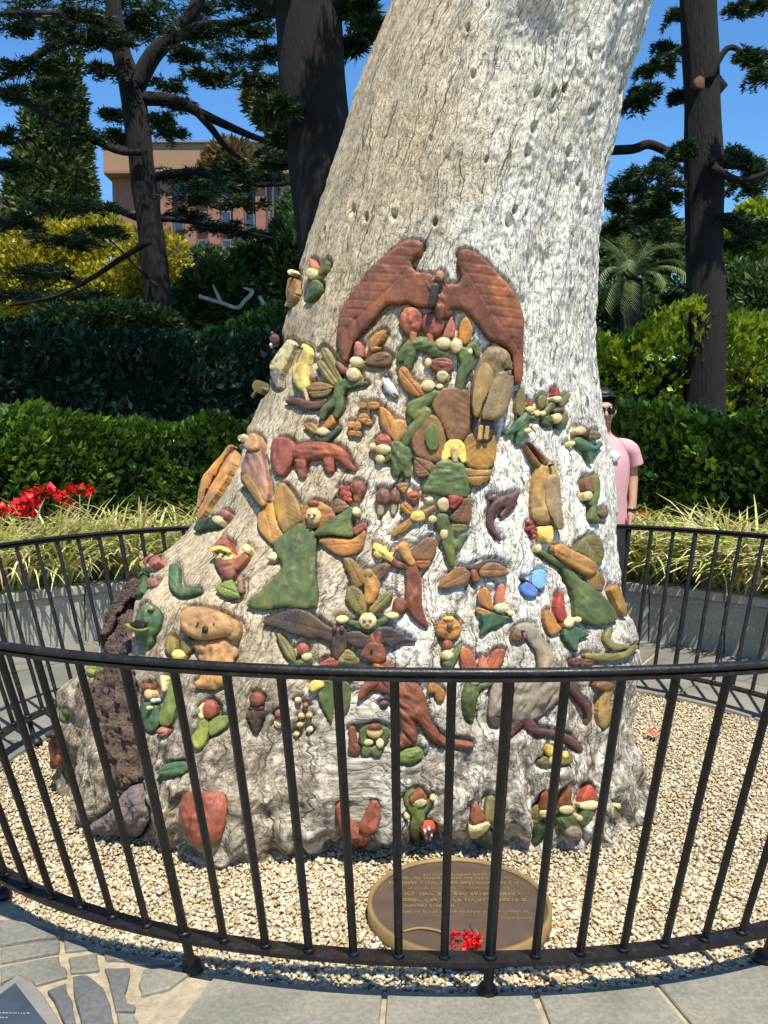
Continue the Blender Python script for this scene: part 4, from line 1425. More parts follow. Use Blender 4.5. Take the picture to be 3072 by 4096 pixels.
# fallen leaf on the pebbles
g = gnd(2612, 2942, .005)
V = [(g.x + a, g.y + b, .006 + c) for a, b, c in ((-.05, 0, .004), (-.018, .02, .012), (0, .055, .02), (.016, .02, .014), (.05, .012, .004), (.018, -.01, .012), (0, -.045, .006), (-.015, -.01, .014), (0, 0, .018))]
lf = mesh_obj('fallen_leaf', V, [[i, (i + 1) % 8, 8] for i in range(8)], simple_mat('dry_red_leaf', (0.42, 0.12, 0.06), .6, .3, 30, 60, .2), smooth=False)
tag(lf, 'dry red fallen leaf lying on the pebbles right of the trunk', 'leaf')

# ---- person standing behind the railing, half hidden by the trunk
YP = 6.02
def pp_(x, y, dY=0.0):
    return at(x, y, YP + dY)
M_SKIN = simple_mat('skin', (0.46, 0.25, 0.15), 0.5, 0.10, 20, 150, 0.15, 0.001)
M_SHIRT = simple_mat('pink_shirt', (0.62, 0.33, 0.34), 0.85, 0.10, 10, 60, 0.3, 0.004)
M_HAIR = simple_mat('black_hair', (0.012, 0.010, 0.010), 0.4, 0.3, 60, 140, 0.5, 0.004)
M_PANTS = simple_mat('black_trousers', (0.02, 0.02, 0.025), 0.8, 0.2, 20, 80, 0.3)
M_SHADE = simple_mat('sunglass_plastic', (0.01, 0.01, 0.011), 0.15, 0.1, 5, 5, 0)
def skin_mesh(name, verts, edges, mat, parent, root=0, sub=2):
    """continuous body surface grown over a skeleton: verts = (point, rx, ry)"""
    o0 = Vector((PCX, YP, 0))
    me = bpy.data.meshes.new(name)
    me.from_pydata([tuple(Vector(v[0]) - o0) for v in verts], edges, [])
    me.materials.append(mat)
    o = bpy.data.objects.new(name, me)
    link(o, parent, o0)
    sk = o.modifiers.new('skin', 'SKIN')
    sk.use_smooth_shade = True
    lay = me.skin_vertices[0].data if me.skin_vertices else None
    if lay is None:
        bmm = bmesh.new(); bmm.from_mesh(me); bmm.verts.layers.skin.verify(); bmm.to_mesh(me); bmm.free()
        lay = me.skin_vertices[0].data
    for i, v in enumerate(verts):
        lay[i].radius = (v[1], v[2])
        lay[i].use_root = (i == root)
    ss = o.modifiers.new('sub', 'SUBSURF')
    ss.levels = sub
    ss.render_levels = sub
    return o
PCX = pp_(2404, 2000).x
zc = lambda y: pp_(2432, y).z
HT_, CH_ = zc(1552), zc(1716)                    # top of the head, chin
hipz, shz = zc(2075), zc(1775)
SW = 0.185
body_v = [(Vector((PCX, YP, hipz - .02)), .14, .10), (Vector((PCX, YP, (hipz + shz) / 2)), .125, .10), (Vector((PCX, YP, shz - .04)), .14, .10), (Vector((PCX, YP, CH_ - .02)), .052, .055), (Vector((PCX, YP - .015, CH_ + .03)), .055, .065), (Vector((PCX, YP - .01, CH_ + .10)), .074, .088), (Vector((PCX, YP, HT_ - .085)), .076, .092)]
edges = [(0, 1), (1, 2), (2, 3), (3, 4), (4, 5), (5, 6)]
for sx in (-1, 1):
    k = len(body_v)
    body_v += [(Vector((PCX + sx * SW, YP, shz - .02)), .05, .05), (Vector((PCX + sx * (SW + .035), YP + .02, zc(1905))), .037, .038), (Vector((PCX + sx * (SW + .02), YP - .04, zc(2010))), .027, .028), (Vector((PCX + sx * (SW + .005), YP - .06, zc(2055))), .024, .034), (Vector((PCX + sx * (SW - .005), YP - .065, zc(2095))), .020, .036)]
    edges += [(2, k), (k, k + 1), (k + 1, k + 2), (k + 2, k + 3), (k + 3, k + 4)]
    k2 = len(body_v)
    body_v += [(Vector((PCX + sx * .09, YP, hipz - .10)), .085, .09), (Vector((PCX + sx * .10, YP - .01, .50)), .058, .062), (Vector((PCX + sx * .10, YP + .01, .09)), .036, .042), (Vector((PCX + sx * .10, YP - .08, .045)), .035, .030)]
    edges += [(0, k2), (k2, k2 + 1), (k2 + 1, k2 + 2), (k2 + 2, k2 + 3)]
    # fingers
    hz = zc(2095)
    for q, (dx, L) in enumerate(((-.02, .060), (-.006, .068), (.009, .064), (.022, .050))):
        f0 = len(body_v)
        hx = PCX + sx * (SW - .005)
        body_v += [(Vector((hx + dx * .3, YP - .065 + dx, hz - .03)), .0085, .0085), (Vector((hx + dx * .3 - sx * .006, YP - .07 + dx * 1.1, hz - .03 - L * .6)), .008, .008), (Vector((hx + dx * .3 - sx * .016, YP - .072 + dx * 1.1, hz - .03 - L)), .007, .007)]
        edges += [(k + 4, f0), (f0, f0 + 1), (f0 + 1, f0 + 2)]
    f0 = len(body_v)
    body_v += [(Vector((hx - sx * .01, YP - .10, hz + .012)), .010, .010), (Vector((hx - sx * .014, YP - .112, hz - .025)), .009, .009)]
    edges += [(k + 3, f0), (f0, f0 + 1)]
person = skin_mesh('person', body_v, edges, M_SKIN, None)
tag(person, 'person in a pink T-shirt and sunglasses standing behind the railing, half hidden by the trunk', 'person')
def loft(name, rings, mat, parent, n=24):
    V, F = [], []
    for cx, cy, z, rx, ry in rings:
        for i in range(n):
            a = 2 * math.pi * i / n
            V.append((cx + rx * math.cos(a), cy + ry * math.sin(a), z + .004 * math.sin(a * 5 + z * 30)))
    for k in range(len(rings) - 1):
        for i in range(n):
            j = (i + 1) % n
            F.append([k * n + i, k * n + j, (k + 1) * n + j, (k + 1) * n + i])
    return mesh_obj(name, V, F, mat, parent)
dz = shz - hipz
loft('shirt', [(PCX, YP, hipz - .03, .185, .135), (PCX, YP, hipz + .02, .187, .137), (PCX, YP, hipz + dz * .3, .172, .132), (PCX, YP - .01, hipz + dz * .62, .186, .148), (PCX, YP, hipz + dz * .84, .185, .132), (PCX, YP, shz - .02, .17, .105), (PCX, YP, shz + .025, .125, .085), (PCX, YP, shz + .055, .075, .07)], M_SHIRT, person)
for sx in (-1, 1):
    a = Vector((PCX + sx * (SW - .10), YP, shz - .025))
    m_ = Vector((PCX + sx * (SW - .01), YP, shz - .04))
    b = Vector((PCX + sx * (SW + .045), YP + .01, zc(1862)))
    v, f = wood([a, m_, (m_ + b) / 2 + Vector((sx * .008, 0, 0)), b], [.066, .068, .060, .057], 16, 5)
    mesh_obj('sleeve', v, f, M_SHIRT, person)
    v, f = wood([Vector((PCX + sx * .085, YP, hipz + .0)), Vector((PCX + sx * .10, YP, .52)), Vector((PCX + sx * .105, YP + .01, .10))], [.105, .085, .065], 16, 5)
    mesh_obj('trouser_leg', v, f, M_PANTS, person)
    v, f = box(PCX + sx * .10, YP - .05, .04, .09, .25, .075, 0, .02)
    mesh_obj('shoe', v, f, M_PANTS, person)
loft('trouser_seat', [(PCX, YP, hipz - .16, .08, .09), (PCX, YP, hipz - .12, .175, .115), (PCX, YP, hipz - .02, .165, .115), (PCX, YP, hipz + .03, .155, .11)], M_PANTS, person)
wr = Vector((PCX + (SW + .008), YP - .055, zc(2035)))
v, f = tube([wr + Vector((0, 0, -.008)), wr + Vector((0, 0, .008))], [.036, .036], 12)
mesh_obj('bracelet', v, f, M_SHADE, person)
loft('shirt_print', [(PCX + .045, YP - .150, zc(1845), .004, .003), (PCX + .045, YP - .152, zc(1835), .035, .006), (PCX + .045, YP - .152, zc(1815), .04, .006), (PCX + .04, YP - .148, zc(1800), .004, .003)], simple_mat('white_print', (.75, .72, .72), .8, .1, 20, 60, 0), person)
# hair, brow, nose, sunglasses, ears
hc = Vector((PCX, YP + .012, HT_ - .095))
V, F = [], []
nu, nv = 24, 12
for i in range(nv + 1):
    ph = math.pi * .62 * i / nv
    for j in range(nu):
        a = 2 * math.pi * j / nu
        x, y, z = .088 * math.sin(ph) * math.cos(a), .108 * math.sin(ph) * math.sin(a), .098 * math.cos(ph)
        if y < 0 and z < .045: y, z = y * .82, max(z, .035)
        V.append((hc.x + x, hc.y + y, hc.z + z + .004 * math.sin(9 * a)))
for i in range(nv):
    for j in range(nu):
        F.append([i * nu + j, i * nu + (j + 1) % nu, (i + 1) * nu + (j + 1) % nu, (i + 1) * nu + j])
mesh_obj('hair', V, F, M_HAIR, person)
ez = zc(1642)
for sx in (-1, 1):
    v, f = tube([(PCX + sx * .034, YP - .104, ez - .002), (PCX + sx * .034, YP - .092, ez - .002)], [.027, .029], 14)
    mesh_obj('sunglass_lens', v, f, M_SHADE, person)
    v, f = tube([(PCX + sx * .055, YP - .098, ez + .008), (PCX + sx * .080, YP - .05, ez + .008), (PCX + sx * .080, YP + .03, ez + .004)], [.005, .004, .003], 6)
    mesh_obj('sunglass_arm', v, f, M_SHADE, person)
    v, f = tube([(PCX + sx * .074, YP + .01, ez - .035), (PCX + sx * .086, YP + .012, ez - .012), (PCX + sx * .084, YP + .015, ez + .012)], [.008, .013, .009], 8)
    mesh_obj('ear', v, f, M_SKIN, person)
v, f = tube([(PCX - .02, YP - .102, ez + .01), (PCX, YP - .106, ez + .012), (PCX + .02, YP - .102, ez + .01)], [.005, .005, .005], 6)
mesh_obj('sunglass_bridge', v, f, M_SHADE, person)
v, f = tube([(PCX, YP - .090, ez), (PCX, YP - .104, ez - .025), (PCX, YP - .108, ez - .042), (PCX, YP - .092, ez - .052)], [.008, .011, .015, .008], 10)
mesh_obj('nose', v, f, M_SKIN, person)
v, f = tube([(PCX - .026, YP - .082, ez - .078), (PCX, YP - .092, ez - .076), (PCX + .026, YP - .082, ez - .078)], [.004, .008, .004], 8)
mesh_obj('mouth', v, f, simple_mat('lips', (.40, .14, .11), .45, .1, 20, 60, 0), person)
# ================================================================== THE CARVINGS
def paint_mat(name, col, rough=0.38):
    m, nt, n, l, p = nodes_of(name)
    pos = world_coord(nt)
    t = tex_noise(nt, pos, 17, 6, 0.7)
    c = np.array(col)
    hue = tex_noise(nt, pos, 5.5, 3, 0.6)
    warm = np.minimum(c * np.array((1.45, 1.25, 0.85)) + np.array((.03, .02, 0)), .92)
    cold = c * np.array((.86, .83, .76))
    hr = ramp(nt, [(0.35, tuple(cold)), (0.5, tuple(c)), (0.66, tuple(warm))])
    l.new(hue.outputs['Fac'], hr.inputs[0])
    vr = ramp(nt, [(0.30, (0.40, 0.38, 0.36)), (0.43, (0.84, 0.83, 0.82)), (0.56, (1.08, 1.08, 1.05)), (0.70, (1.55, 1.52, 1.40))])
    l.new(t.outputs['Fac'], vr.inputs[0])
    base = mixc(nt, 1.0, hr.outputs[0], vr.outputs[0], 'MULTIPLY')
    # fine checks in the old timber
    mpc = nt.nodes.new('ShaderNodeMapping')
    mpc.inputs['Scale'].default_value = (70, 70, 14)
    l.new(pos, mpc.inputs['Vector'])
    vo = nt.nodes.new('ShaderNodeTexVoronoi')
    vo.feature = 'DISTANCE_TO_EDGE'
    l.new(mpc.outputs[0], vo.inputs['Vector'])
    vor = ramp(nt, [(0.0, (1, 1, 1)), (0.05, (0, 0, 0))])
    l.new(vo.outputs['Distance'], vor.inputs[0])
    base = mixc(nt, math_n(nt, 'MULTIPLY', vor.outputs[0], 0.5), base, tuple(c * .2))
    # worn specks where the timber shows through
    t3 = tex_noise(nt, pos, 55, 5, 0.7)
    w = ramp(nt, [(0.66, (0, 0, 0)), (0.73, (1, 1, 1))])
    l.new(t3.outputs['Fac'], w.inputs[0])
    cc = mixc(nt, math_n(nt, 'MULTIPLY', w.outputs[0], 0.45), base, tuple(np.minimum(c * 0.5 + np.array((.2, .17, .12)), .9)))
    l.new(cc, p.inputs['Base Color'])
    p.inputs['Roughness'].default_value = rough
    p.inputs['Specular IOR Level'].default_value = 0.5
    mp_ = nt.nodes.new('ShaderNodeMapping')
    mp_.inputs['Scale'].default_value = (1, 1, 0.35)
    l.new(pos, mp_.inputs['Vector'])
    t2 = tex_noise(nt, mp_.outputs[0], 105, 6, 0.7)
    hb = math_n(nt, 'SUBTRACT', t2.outputs['Fac'], math_n(nt, 'MULTIPLY', vor.outputs[0], 0.5))
    b = bump(nt, hb, 0.5, 0.006)
    l.new(b.outputs[0], p.inputs['Normal'])
    return m

PALETTE = dict(RB=(.29, .095, .048), RR=(.43, .12, .07), BR=(.26, .13, .06), OR=(.53, .235, .062), OB=(.38, .215, .062), OL=(.27, .225, .075), GR=(.138, .182, .058), LG=(.25, .32, .085),
               DG=(.07, .12, .052), TE=(.092, .175, .085), CR=(.80, .64, .33), SK=(.78, .55, .25), YL=(.86, .62, .17), RD=(.46, .075, .05), PK=(.55, .20, .155), TN=(.37, .255, .125), GD=(.48, .305, .11),
               KO=(.66, .36, .15), GY=(.38, .31, .235), DK=(.085, .058, .048), PL=(.165, .07, .06), BL=(.12, .24, .66), LB=(.28, .56, .82), WT=(.74, .76, .80), BK=(.02, .018, .016), PB=(.42, .215, .15), OG=(.62, .31, .085))
PAINT = {k: paint_mat('paint_' + k.lower(), tuple(np.array(v) * (0.92 if k in ('CR', 'SK', 'YL', 'WT', 'LB', 'BL') else 0.76))) for k, v in PALETTE.items()}
FRAMES = dict(A=(1200, 900, .6028), B=(1900, 1300, .7064), C=(700, 1700, .6028), D=(1400, 1700, .7233), E=(100, 2200, .7233), G=(1200, 2300, .9042), H=(900, 1000, .4219), I=(1150, 2550, .4219),
              J=(1750, 2350, .4822), K=(1500, 1850, .3617), L=(1450, 3050, .6932), M=(1950, 1500, .3616), N=(500, 2350, .4521), U=(0, 0, 1.8517))

GH = 0.70
def S(*a, k=0.85):
    return ('s', [tuple(a[i:i + 3]) for i in range(0, len(a), 3)], k)
def P(*a, w=None, k=0.8):
    return ('p', [tuple(a[i:i + 2]) for i in range(0, len(a), 2)], w, k)
def E(x, y, rx, ry=None, ang=0, k=0.85):
    return ('e', x, y, rx, ry or rx, ang, k)

_rt = np.random.default_rng(99).uniform(-1, 1, (256, 256))
def vnoise(x, y):
    """smooth value noise on arrays"""
    xi, yi = np.floor(x).astype(int), np.floor(y).astype(int)
    fx, fy = x - xi, y - yi
    fx, fy = fx * fx * (3 - 2 * fx), fy * fy * (3 - 2 * fy)
    g = lambda a, b: _rt[a % 256, b % 256]
    return (g(xi, yi) * (1 - fx) + g(xi + 1, yi) * fx) * (1 - fy) + (g(xi, yi + 1) * (1 - fx) + g(xi + 1, yi + 1) * fx) * fy

def sd_poly(X, Y, pts):
    n = len(pts)
    d = np.full(X.shape, 1e18)
    ins = np.zeros(X.shape, bool)
    for i in range(n):
        ax, ay = pts[i]
        bx, by = pts[(i + 1) % n]
        ex, ey = bx - ax, by - ay
        t = np.clip(((X - ax) * ex + (Y - ay) * ey) / (ex * ex + ey * ey + 1e-9), 0, 1)
        d = np.minimum(d, (X - ax - t * ex) ** 2 + (Y - ay - t * ey) ** 2)
        c = ((ay > Y) != (by > Y)) & (X < (bx - ax) * (Y - ay) / (by - ay + 1e-12) + ax)
        ins ^= c
    d = np.sqrt(d)
    return np.where(ins, d, -d)

def round_poly(pts):
    """closed Catmull-Rom so that outlines flow"""
    n = len(pts)
    P_ = [np.array(p, float) for p in pts]
    out = []
    for i in range(n):
        p0, p1, p2, p3 = P_[i - 1], P_[i], P_[(i + 1) % n], P_[(i + 2) % n]
        for t in (0.0, 0.5):
            q = 0.5 * ((2 * p1) + (-p0 + p2) * t + (2 * p0 - 5 * p1 + 4 * p2 - p3) * t * t + (-p0 + 3 * p1 - 3 * p2 + p3) * t ** 3)
            out.append((q[0], q[1]))
    return out

def relief(name, mat, prims, frame, parent, lift=0.0, hs=1.0, rough=0.0, rim=0.007, res=1.0):
    """a carved form standing proud of the bark: shape given in the frame of the tree's face, inflated and laid on the trunk"""
    ox, oy, s = FRAMES[frame]
    Q = []
    x0 = y0 = 1e9
    x1 = y1 = -1e9
    for p in prims:
        if p[0] == 's':
            pts = [(ox + a * s, oy + b * s, c * s) for a, b, c in p[1]]
            if len(pts) > 2:
                pts = [tuple(q) for q in smooth_path(pts, 3)]
            Q.append(('s', pts, p[2]))
            for a, b, c in pts:
                x0, x1, y0, y1 = min(x0, a - c), max(x1, a + c), min(y0, b - c), max(y1, b + c)
        elif p[0] == 'p':
            pts = round_poly([(ox + a * s, oy + b * s) for a, b in p[1]])
            xs, ys = [a for a, b in pts], [b for a, b in pts]
            w = p[2] * s if p[2] else 0.30 * min(max(xs) - min(xs), max(ys) - min(ys))
            Q.append(('p', pts, w, p[3]))
            x0, x1, y0, y1 = min(x0, min(xs)), max(x1, max(xs)), min(y0, min(ys)), max(y1, max(ys))
        else:
            _, ex, ey, rx, ry, ang, k = p
            ex, ey, rx, ry = ox + ex * s, oy + ey * s, rx * s, ry * s
            Q.append(('e', ex, ey, rx, ry, R(ang), k))
            m = max(rx, ry)
            x0, x1, y0, y1 = min(x0, ex - m), max(x1, ex + m), min(y0, ey - m), max(y1, ey + m)
    step = min(max(max(x1 - x0, y1 - y0) / 44.0, 2.3), 5.0) * res
    step = min(step, max(min(x1 - x0, y1 - y0) / 3.5, 0.7))
    gx = np.arange(x0 - 2 * step, x1 + 2.5 * step, step)
    gy = np.arange(y0 - 2 * step, y1 + 2.5 * step, step)
    X, Y = np.meshgrid(gx, gy)
    G = np.full(X.shape, -1e9)
    H4 = np.zeros(X.shape)
    for q in Q:
        if q[0] == 's':
            g = np.full(X.shape, -1e9)
            h = np.zeros(X.shape)
            for (ax, ay, ar), (bx, by, br) in zip(q[1][:-1], q[1][1:]):
                ex, ey = bx - ax, by - ay
                t = np.clip(((X - ax) * ex + (Y - ay) * ey) / (ex * ex + ey * ey + 1e-9), 0, 1)
                dd = np.hypot(X - ax - t * ex, Y - ay - t * ey)
                rr = ar + t * (br - ar)
                g = np.maximum(g, rr - dd)
                h = np.maximum(h, np.sqrt(np.maximum(rr * rr - dd * dd, 0)))
            h *= q[2]
        elif q[0] == 'p':
            g = sd_poly(X, Y, q[1])
            u = np.clip(g / q[2], 0, 1)
            h = q[2] * q[3] * np.maximum(1 - (1 - u) ** 2.6, 0) ** 0.6
        else:
            _, ex, ey, rx, ry, ang, k = q
            c, sn = math.cos(ang), math.sin(ang)
            ux, uy = ((X - ex) * c + (Y - ey) * sn) / rx, (-(X - ex) * sn + (Y - ey) * c) / ry
            rho = np.hypot(ux, uy)
            g = (1 - rho) * min(rx, ry)
            h = min(rx, ry) * k * np.maximum(1 - rho ** 2.4, 0) ** 0.55
        G = np.maximum(G, g)
        H4 += h ** 4
    Hh = H4 ** 0.25
    G = G + 0.6 + (vnoise(X * .11 + 17, Y * .11) * 1.3 + vnoise(X * .30, Y * .30 + 5) * .6) * min(1.0, max(x1 - x0, y1 - y0) / 60.0)
    # tool marks: shallow facets and hollows left by the chisel
    mm = vnoise(X * .035 + oy * .01, Y * .035) + 0.4 * vnoise(X * .09 + 31, Y * .09)
    Hh = Hh * (0.88 - 0.18 * mm) * GH
    # veins on wings and leaves, strands in hair, fur and folds elsewhere
    ii = G > 0
    if ii.sum() > 12:
        px_, py_ = X[ii], Y[ii]
        mx_, my_ = px_.mean(), py_.mean()
        cov = np.cov(np.stack([px_, py_]))
        ew, ev = np.linalg.eigh(cov)
        ax = ev[:, 1]
        A_ = (X - mx_) * ax[0] + (Y - my_) * ax[1]
        B_ = -(X - mx_) * ax[1] + (Y - my_) * ax[0]
        wd = math.sqrt(max(ew[0], 1e-6)) * 2
        kind = 'vein' if any(k in name for k in ('wing', 'leaf', 'petal')) else 'strand' if ('hair' in name or 'tail' in name) else 'fur'
        if name in ('head', 'eye', 'mouth', 'nose', 'hand', 'face', 'centre', 'spot', 'button', 'mug') or wd < 9:
            kind = None
        if kind == 'vein':
            g_ = 1 - 0.42 * np.exp(-(B_ / 3.2) ** 2)
            ph = (A_ - np.abs(B_) * 0.9) / max(13.0, wd * .42)
            g_ *= 1 - 0.26 * np.maximum(0, np.cos(2 * np.pi * ph)) ** 5
            Hh = Hh * g_
        elif kind == 'strand':
            Hh = Hh * (0.84 + 0.30 * vnoise(A_ * .015, B_ * .14 + 7))
        elif kind == 'fur':
            Hh = Hh * (0.92 + 0.26 * vnoise(A_ * .03 + 3, B_ * .11)) * (1 - 0.22 * np.maximum(0, vnoise(A_ * .012 + 9, B_ * .05 + 4)) ** 2 * 4)
    ins = G > 0
    for yy, xx in zip((Y[ins] / 4).astype(int), (X[ins] / 4).astype(int)):
        if 0 <= yy < 1024 and 0 <= xx < 768: FOOT[yy, xx] = True
    hh, ww = X.shape
    vid, vx, vy, vh, vb = {}, [], [], [], []
    def vert(key, x, y, h, b):
        if key in vid: return vid[key]
        vid[key] = len(vx)
        vx.append(x); vy.append(y); vh.append(h); vb.append(b)
        return vid[key]
    faces, rimedges = [], []
    any_in = ins[:-1, :-1] | ins[1:, :-1] | ins[:-1, 1:] | ins[1:, 1:]
    for i, j in zip(*np.nonzero(any_in)):
        cs = ((i, j), (i + 1, j), (i + 1, j + 1), (i, j + 1))
        poly, cross = [], []
        for a in range(4):
            c0, c1 = cs[a], cs[(a + 1) % 4]
            if ins[c0]:
                poly.append(vert(c0, X[c0], Y[c0], Hh[c0], False))
            if ins[c0] != ins[c1]:
                g0, g1 = G[c0], G[c1]
                t = min(max(g0 / (g0 - g1), 0.04), 0.96)
                key = (min(c0, c1), max(c0, c1))
                k_ = vert(key, X[c0] + t * (X[c1] - X[c0]), Y[c0] + t * (Y[c1] - Y[c0]), 0.0, True)
                poly.append(k_)
                cross.append((k_, bool(ins[c0])))
        if len(poly) >= 3:
            faces.append(poly)
            if len(cross) == 2:
                (ka, ia), (kb, ib) = cross
                rimedges.append((ka, kb) if ia else (kb, ka))
            elif len(cross) == 4:
                for q in (0, 2):
                    (ka, ia), (kb, ib) = cross[q], cross[q + 1]
                    rimedges.append((ka, kb) if ia else (kb, ka))
    n = len(vx)
    hits = [hit(vx[k], vy[k]) for k in range(n)]
    ok = [h for h in hits if h[0] is not None]
    fy = float(np.mean([h[0].y for h in ok])) + 0.05 if ok else TY - 0.05
    fn = Vector((0, 0, 0))
    for h in ok: fn += h[1]
    fn = fn.normalized() if ok else Vector((0, -1, 0.2)).normalized()
    top, bot = [], []
    for k in range(n):
        loc, nor = hits[k]
        if loc is None:
            loc, nor = at(vx[k], vy[k], fy), fn
        nor = (nor * 0.6 + fn * 0.4).normalized()
        pxm = loc.y / FPX
        h = rim + (vh[k] * hs + lift) * pxm
        if rough and not vb[k]:
            h += rough * noise.fractal(Vector((loc.x * 30, loc.y * 30, loc.z * 14)), .8, 2, 5)
        top.append(loc + nor * max(h, 0.001))
        if vb[k]:
            bot.append((k, loc - nor * 0.02))
    # the cut edge has its own vertices, so it stays crisp
    nb_ = len(bot)
    ti = {k: n + q for q, (k, _) in enumerate(bot)}
    bi = {k: n + nb_ + q for q, (k, _) in enumerate(bot)}
    V = [tuple(p) for p in top] + [tuple(top[k]) for k, _ in bot] + [tuple(b) for _, b in bot]
    F = faces + [[ti[b], ti[a], bi[a], bi[b]] for a, b in rimedges]
    me_o = mesh_obj(name, V, F, mat, parent)
    me_o.data.validate()
    return me_o

def carve(frame, name, label, col, prims, kids=(), lift=0.0, hs=1.0):
    root = relief(name, PAINT[col], prims, frame, tree, lift, hs)
    if label: root['label'] = label
    for kd in kids:
        kn, kc, kp = kd[:3]
        o = kd[3] if len(kd) > 3 else {}
        fr = o.get('f', frame)
        relief(kn, PAINT[kc], kp if isinstance(kp, list) else [kp], fr, root, o.get('lift', 4.0), o.get('hs', 1.0))
    return root

def face(x, y, r, kids):
    """eyes, nose and mouth for a head of radius r"""
    for sg in (-.36, .36):
        kids.append(('eye', 'BR', S(x + sg * r - .12 * r, y - .04 * r, .05 * r, x + sg * r + .12 * r, y - .04 * r, .05 * r), dict(lift=r * 0.55)))
    kids.append(('mouth', 'RD', S(x - .14 * r, y + .48 * r, .05 * r, x + .14 * r, y + .48 * r, .05 * r), dict(lift=r * .50)))
    return kids
HD, HT, WG, HN = dict(lift=9), dict(lift=7), dict(lift=0, hs=.7), dict(lift=8)
# ---- upper group
carve('A', 'carved_flying_fox', 'big red-brown winged flying fox spread across the top of the carvings', 'RB',
      [S(860, 420, 78, 930, 480, 66, 965, 570, 52), E(915, 375, 52, 46)],
      [('wing', 'RB', P(820, 130, 760, 105, 690, 110, 620, 170, 500, 280, 380, 420, 290, 560, 255, 680, 260, 800, 290, 905, 325, 895, 360, 780, 440, 690, 510, 610, 580, 530, 660, 530, 720, 520, 860, 550, 890, 340, 780, 320, 740, 250, 800, 200, w=40), dict(lift=6, hs=.8)),
       ('wing', 'RB', P(1050, 190, 1100, 165, 1200, 215, 1320, 340, 1400, 440, 1450, 540, 1475, 640, 1470, 800, 1470, 1000, 1440, 1060, 1415, 1040, 1400, 860, 1330, 790, 1250, 760, 1180, 660, 1090, 570, 1000, 560, 960, 620, 900, 570, 970, 400, 1040, 400, 1070, 340, 1050, 260, w=40), dict(lift=6, hs=.8)),
       ('muzzle', 'DK', S(905, 430, 24, 880, 540, 20), dict(lift=50)), ('ear', 'PB', E(930, 350, 30, 34), dict(lift=30)), ('leg', 'RB', S(930, 560, 38, 930, 610, 26), dict(lift=14))], hs=.8)
for k, (x, y, rx, ry, sx, t) in enumerate(((738, 640, 74, 95, 750, 'left'), (882, 662, 76, 84, 862, 'right'))):
    carve('A', 'carved_toadstool', 'rounded red-brown toadstool below the flying fox, %s of the pair' % t, 'RR', [E(x, y, rx, ry)], [('stem', 'OR', S(sx, y + ry - 10, 24, sx, y + ry + 40, 20))], hs=.7)
carve('A', 'carved_elf', 'crouching green elf with a cream head and pointed red hat under the flying fox', 'GR', [S(665, 885, 26, 735, 800, 38, 830, 790, 46, 900, 840, 42, 960, 862, 24), S(735, 840, 34, 715, 935, 26)],
      [('head', 'CR', E(950, 790, 50, 40), HD), ('hat', 'PK', P(1005, 612, 1025, 690, 1015, 748, 945, 748, 975, 665), HT)])
carve('A', 'carved_fairy', 'green fairy with a russet petal wing beside the owl', 'GR', [S(1080, 850, 40, 1110, 920, 46, 1075, 1000, 36, 1060, 1085, 26), S(1100, 860, 28, 1150, 800, 22, 1180, 860, 18)],
      [('head', 'CR', E(1035, 805, 38, 46), HD), ('wing', 'OR', P(1100, 610, 1140, 680, 1130, 760, 1090, 795, 1055, 760, 1062, 660), WG), ('hand', 'CR', E(1125, 845, 16, 22), HN)])
carve('A', 'carved_fairy', 'small russet fairy with folded wings left of the owl', 'RB', [P(870, 900, 930, 880, 1000, 895, 1015, 950, 965, 1000, 900, 985, 860, 940)],
      [('hand', 'CR', E(852, 915, 22, 26), HN), ('head', 'CR', E(945, 1005, 36, 34), HD), ('wing', 'OB', P(905, 1010, 985, 990, 985, 1040, 935, 1055), WG)])
carve('A', 'carved_fairy', 'long green fairy with curled orange wings, legs bent over the brown wings', 'GR',
      [S(885, 1125, 34, 815, 1180, 40, 745, 1212, 40, 770, 1262, 38, 835, 1245, 36, 800, 1310, 40, 740, 1370, 35, 695, 1445, 28)],
      [('head', 'CR', E(852, 1070, 44, 36), HD), ('wing', 'OR', P(680, 940, 720, 960, 745, 1020, 800, 1060, 835, 1110, 780, 1145, 715, 1110, 675, 1050, 652, 985), WG), ('wing', 'RR', P(760, 1090, 850, 1070, 880, 1100, 800, 1140), dict(lift=3, hs=.6)), ('hand', 'CR', E(925, 1075, 22, 16), HN)])
carve('A', 'carved_owl', 'brown owl with folded wings and dark tail, below the right wing of the flying fox', 'TN',
      [P(1240, 820, 1300, 808, 1360, 850, 1402, 915, 1392, 1000, 1380, 1120, 1330, 1250, 1270, 1310, 1180, 1300, 1140, 1240, 1135, 1120, 1150, 1000, 1190, 900, w=75), E(1305, 885, 88, 74, 20)],
      [('wing', 'GD', P(1205, 930, 1250, 955, 1262, 1040, 1205, 1180, 1165, 1285, 1140, 1210, 1150, 1050), dict(lift=38, hs=.5)), ('wing', 'TN', P(1285, 985, 1372, 1015, 1360, 1150, 1310, 1270, 1195, 1295, 1212, 1180), dict(lift=38, hs=.5)),
       ('tail', 'DK', P(1150, 1285, 1280, 1300, 1265, 1420, 1205, 1452, 1150, 1405), dict(lift=6)), ('tail_feather', 'GD', S(1190, 1350, 14, 1180, 1425, 12), dict(lift=24)), ('tail_feather', 'GD', S(1225, 1350, 13, 1220, 1420, 11), dict(lift=24)), ('eye', 'DK', E(1345, 960, 12, 10), dict(lift=52))])
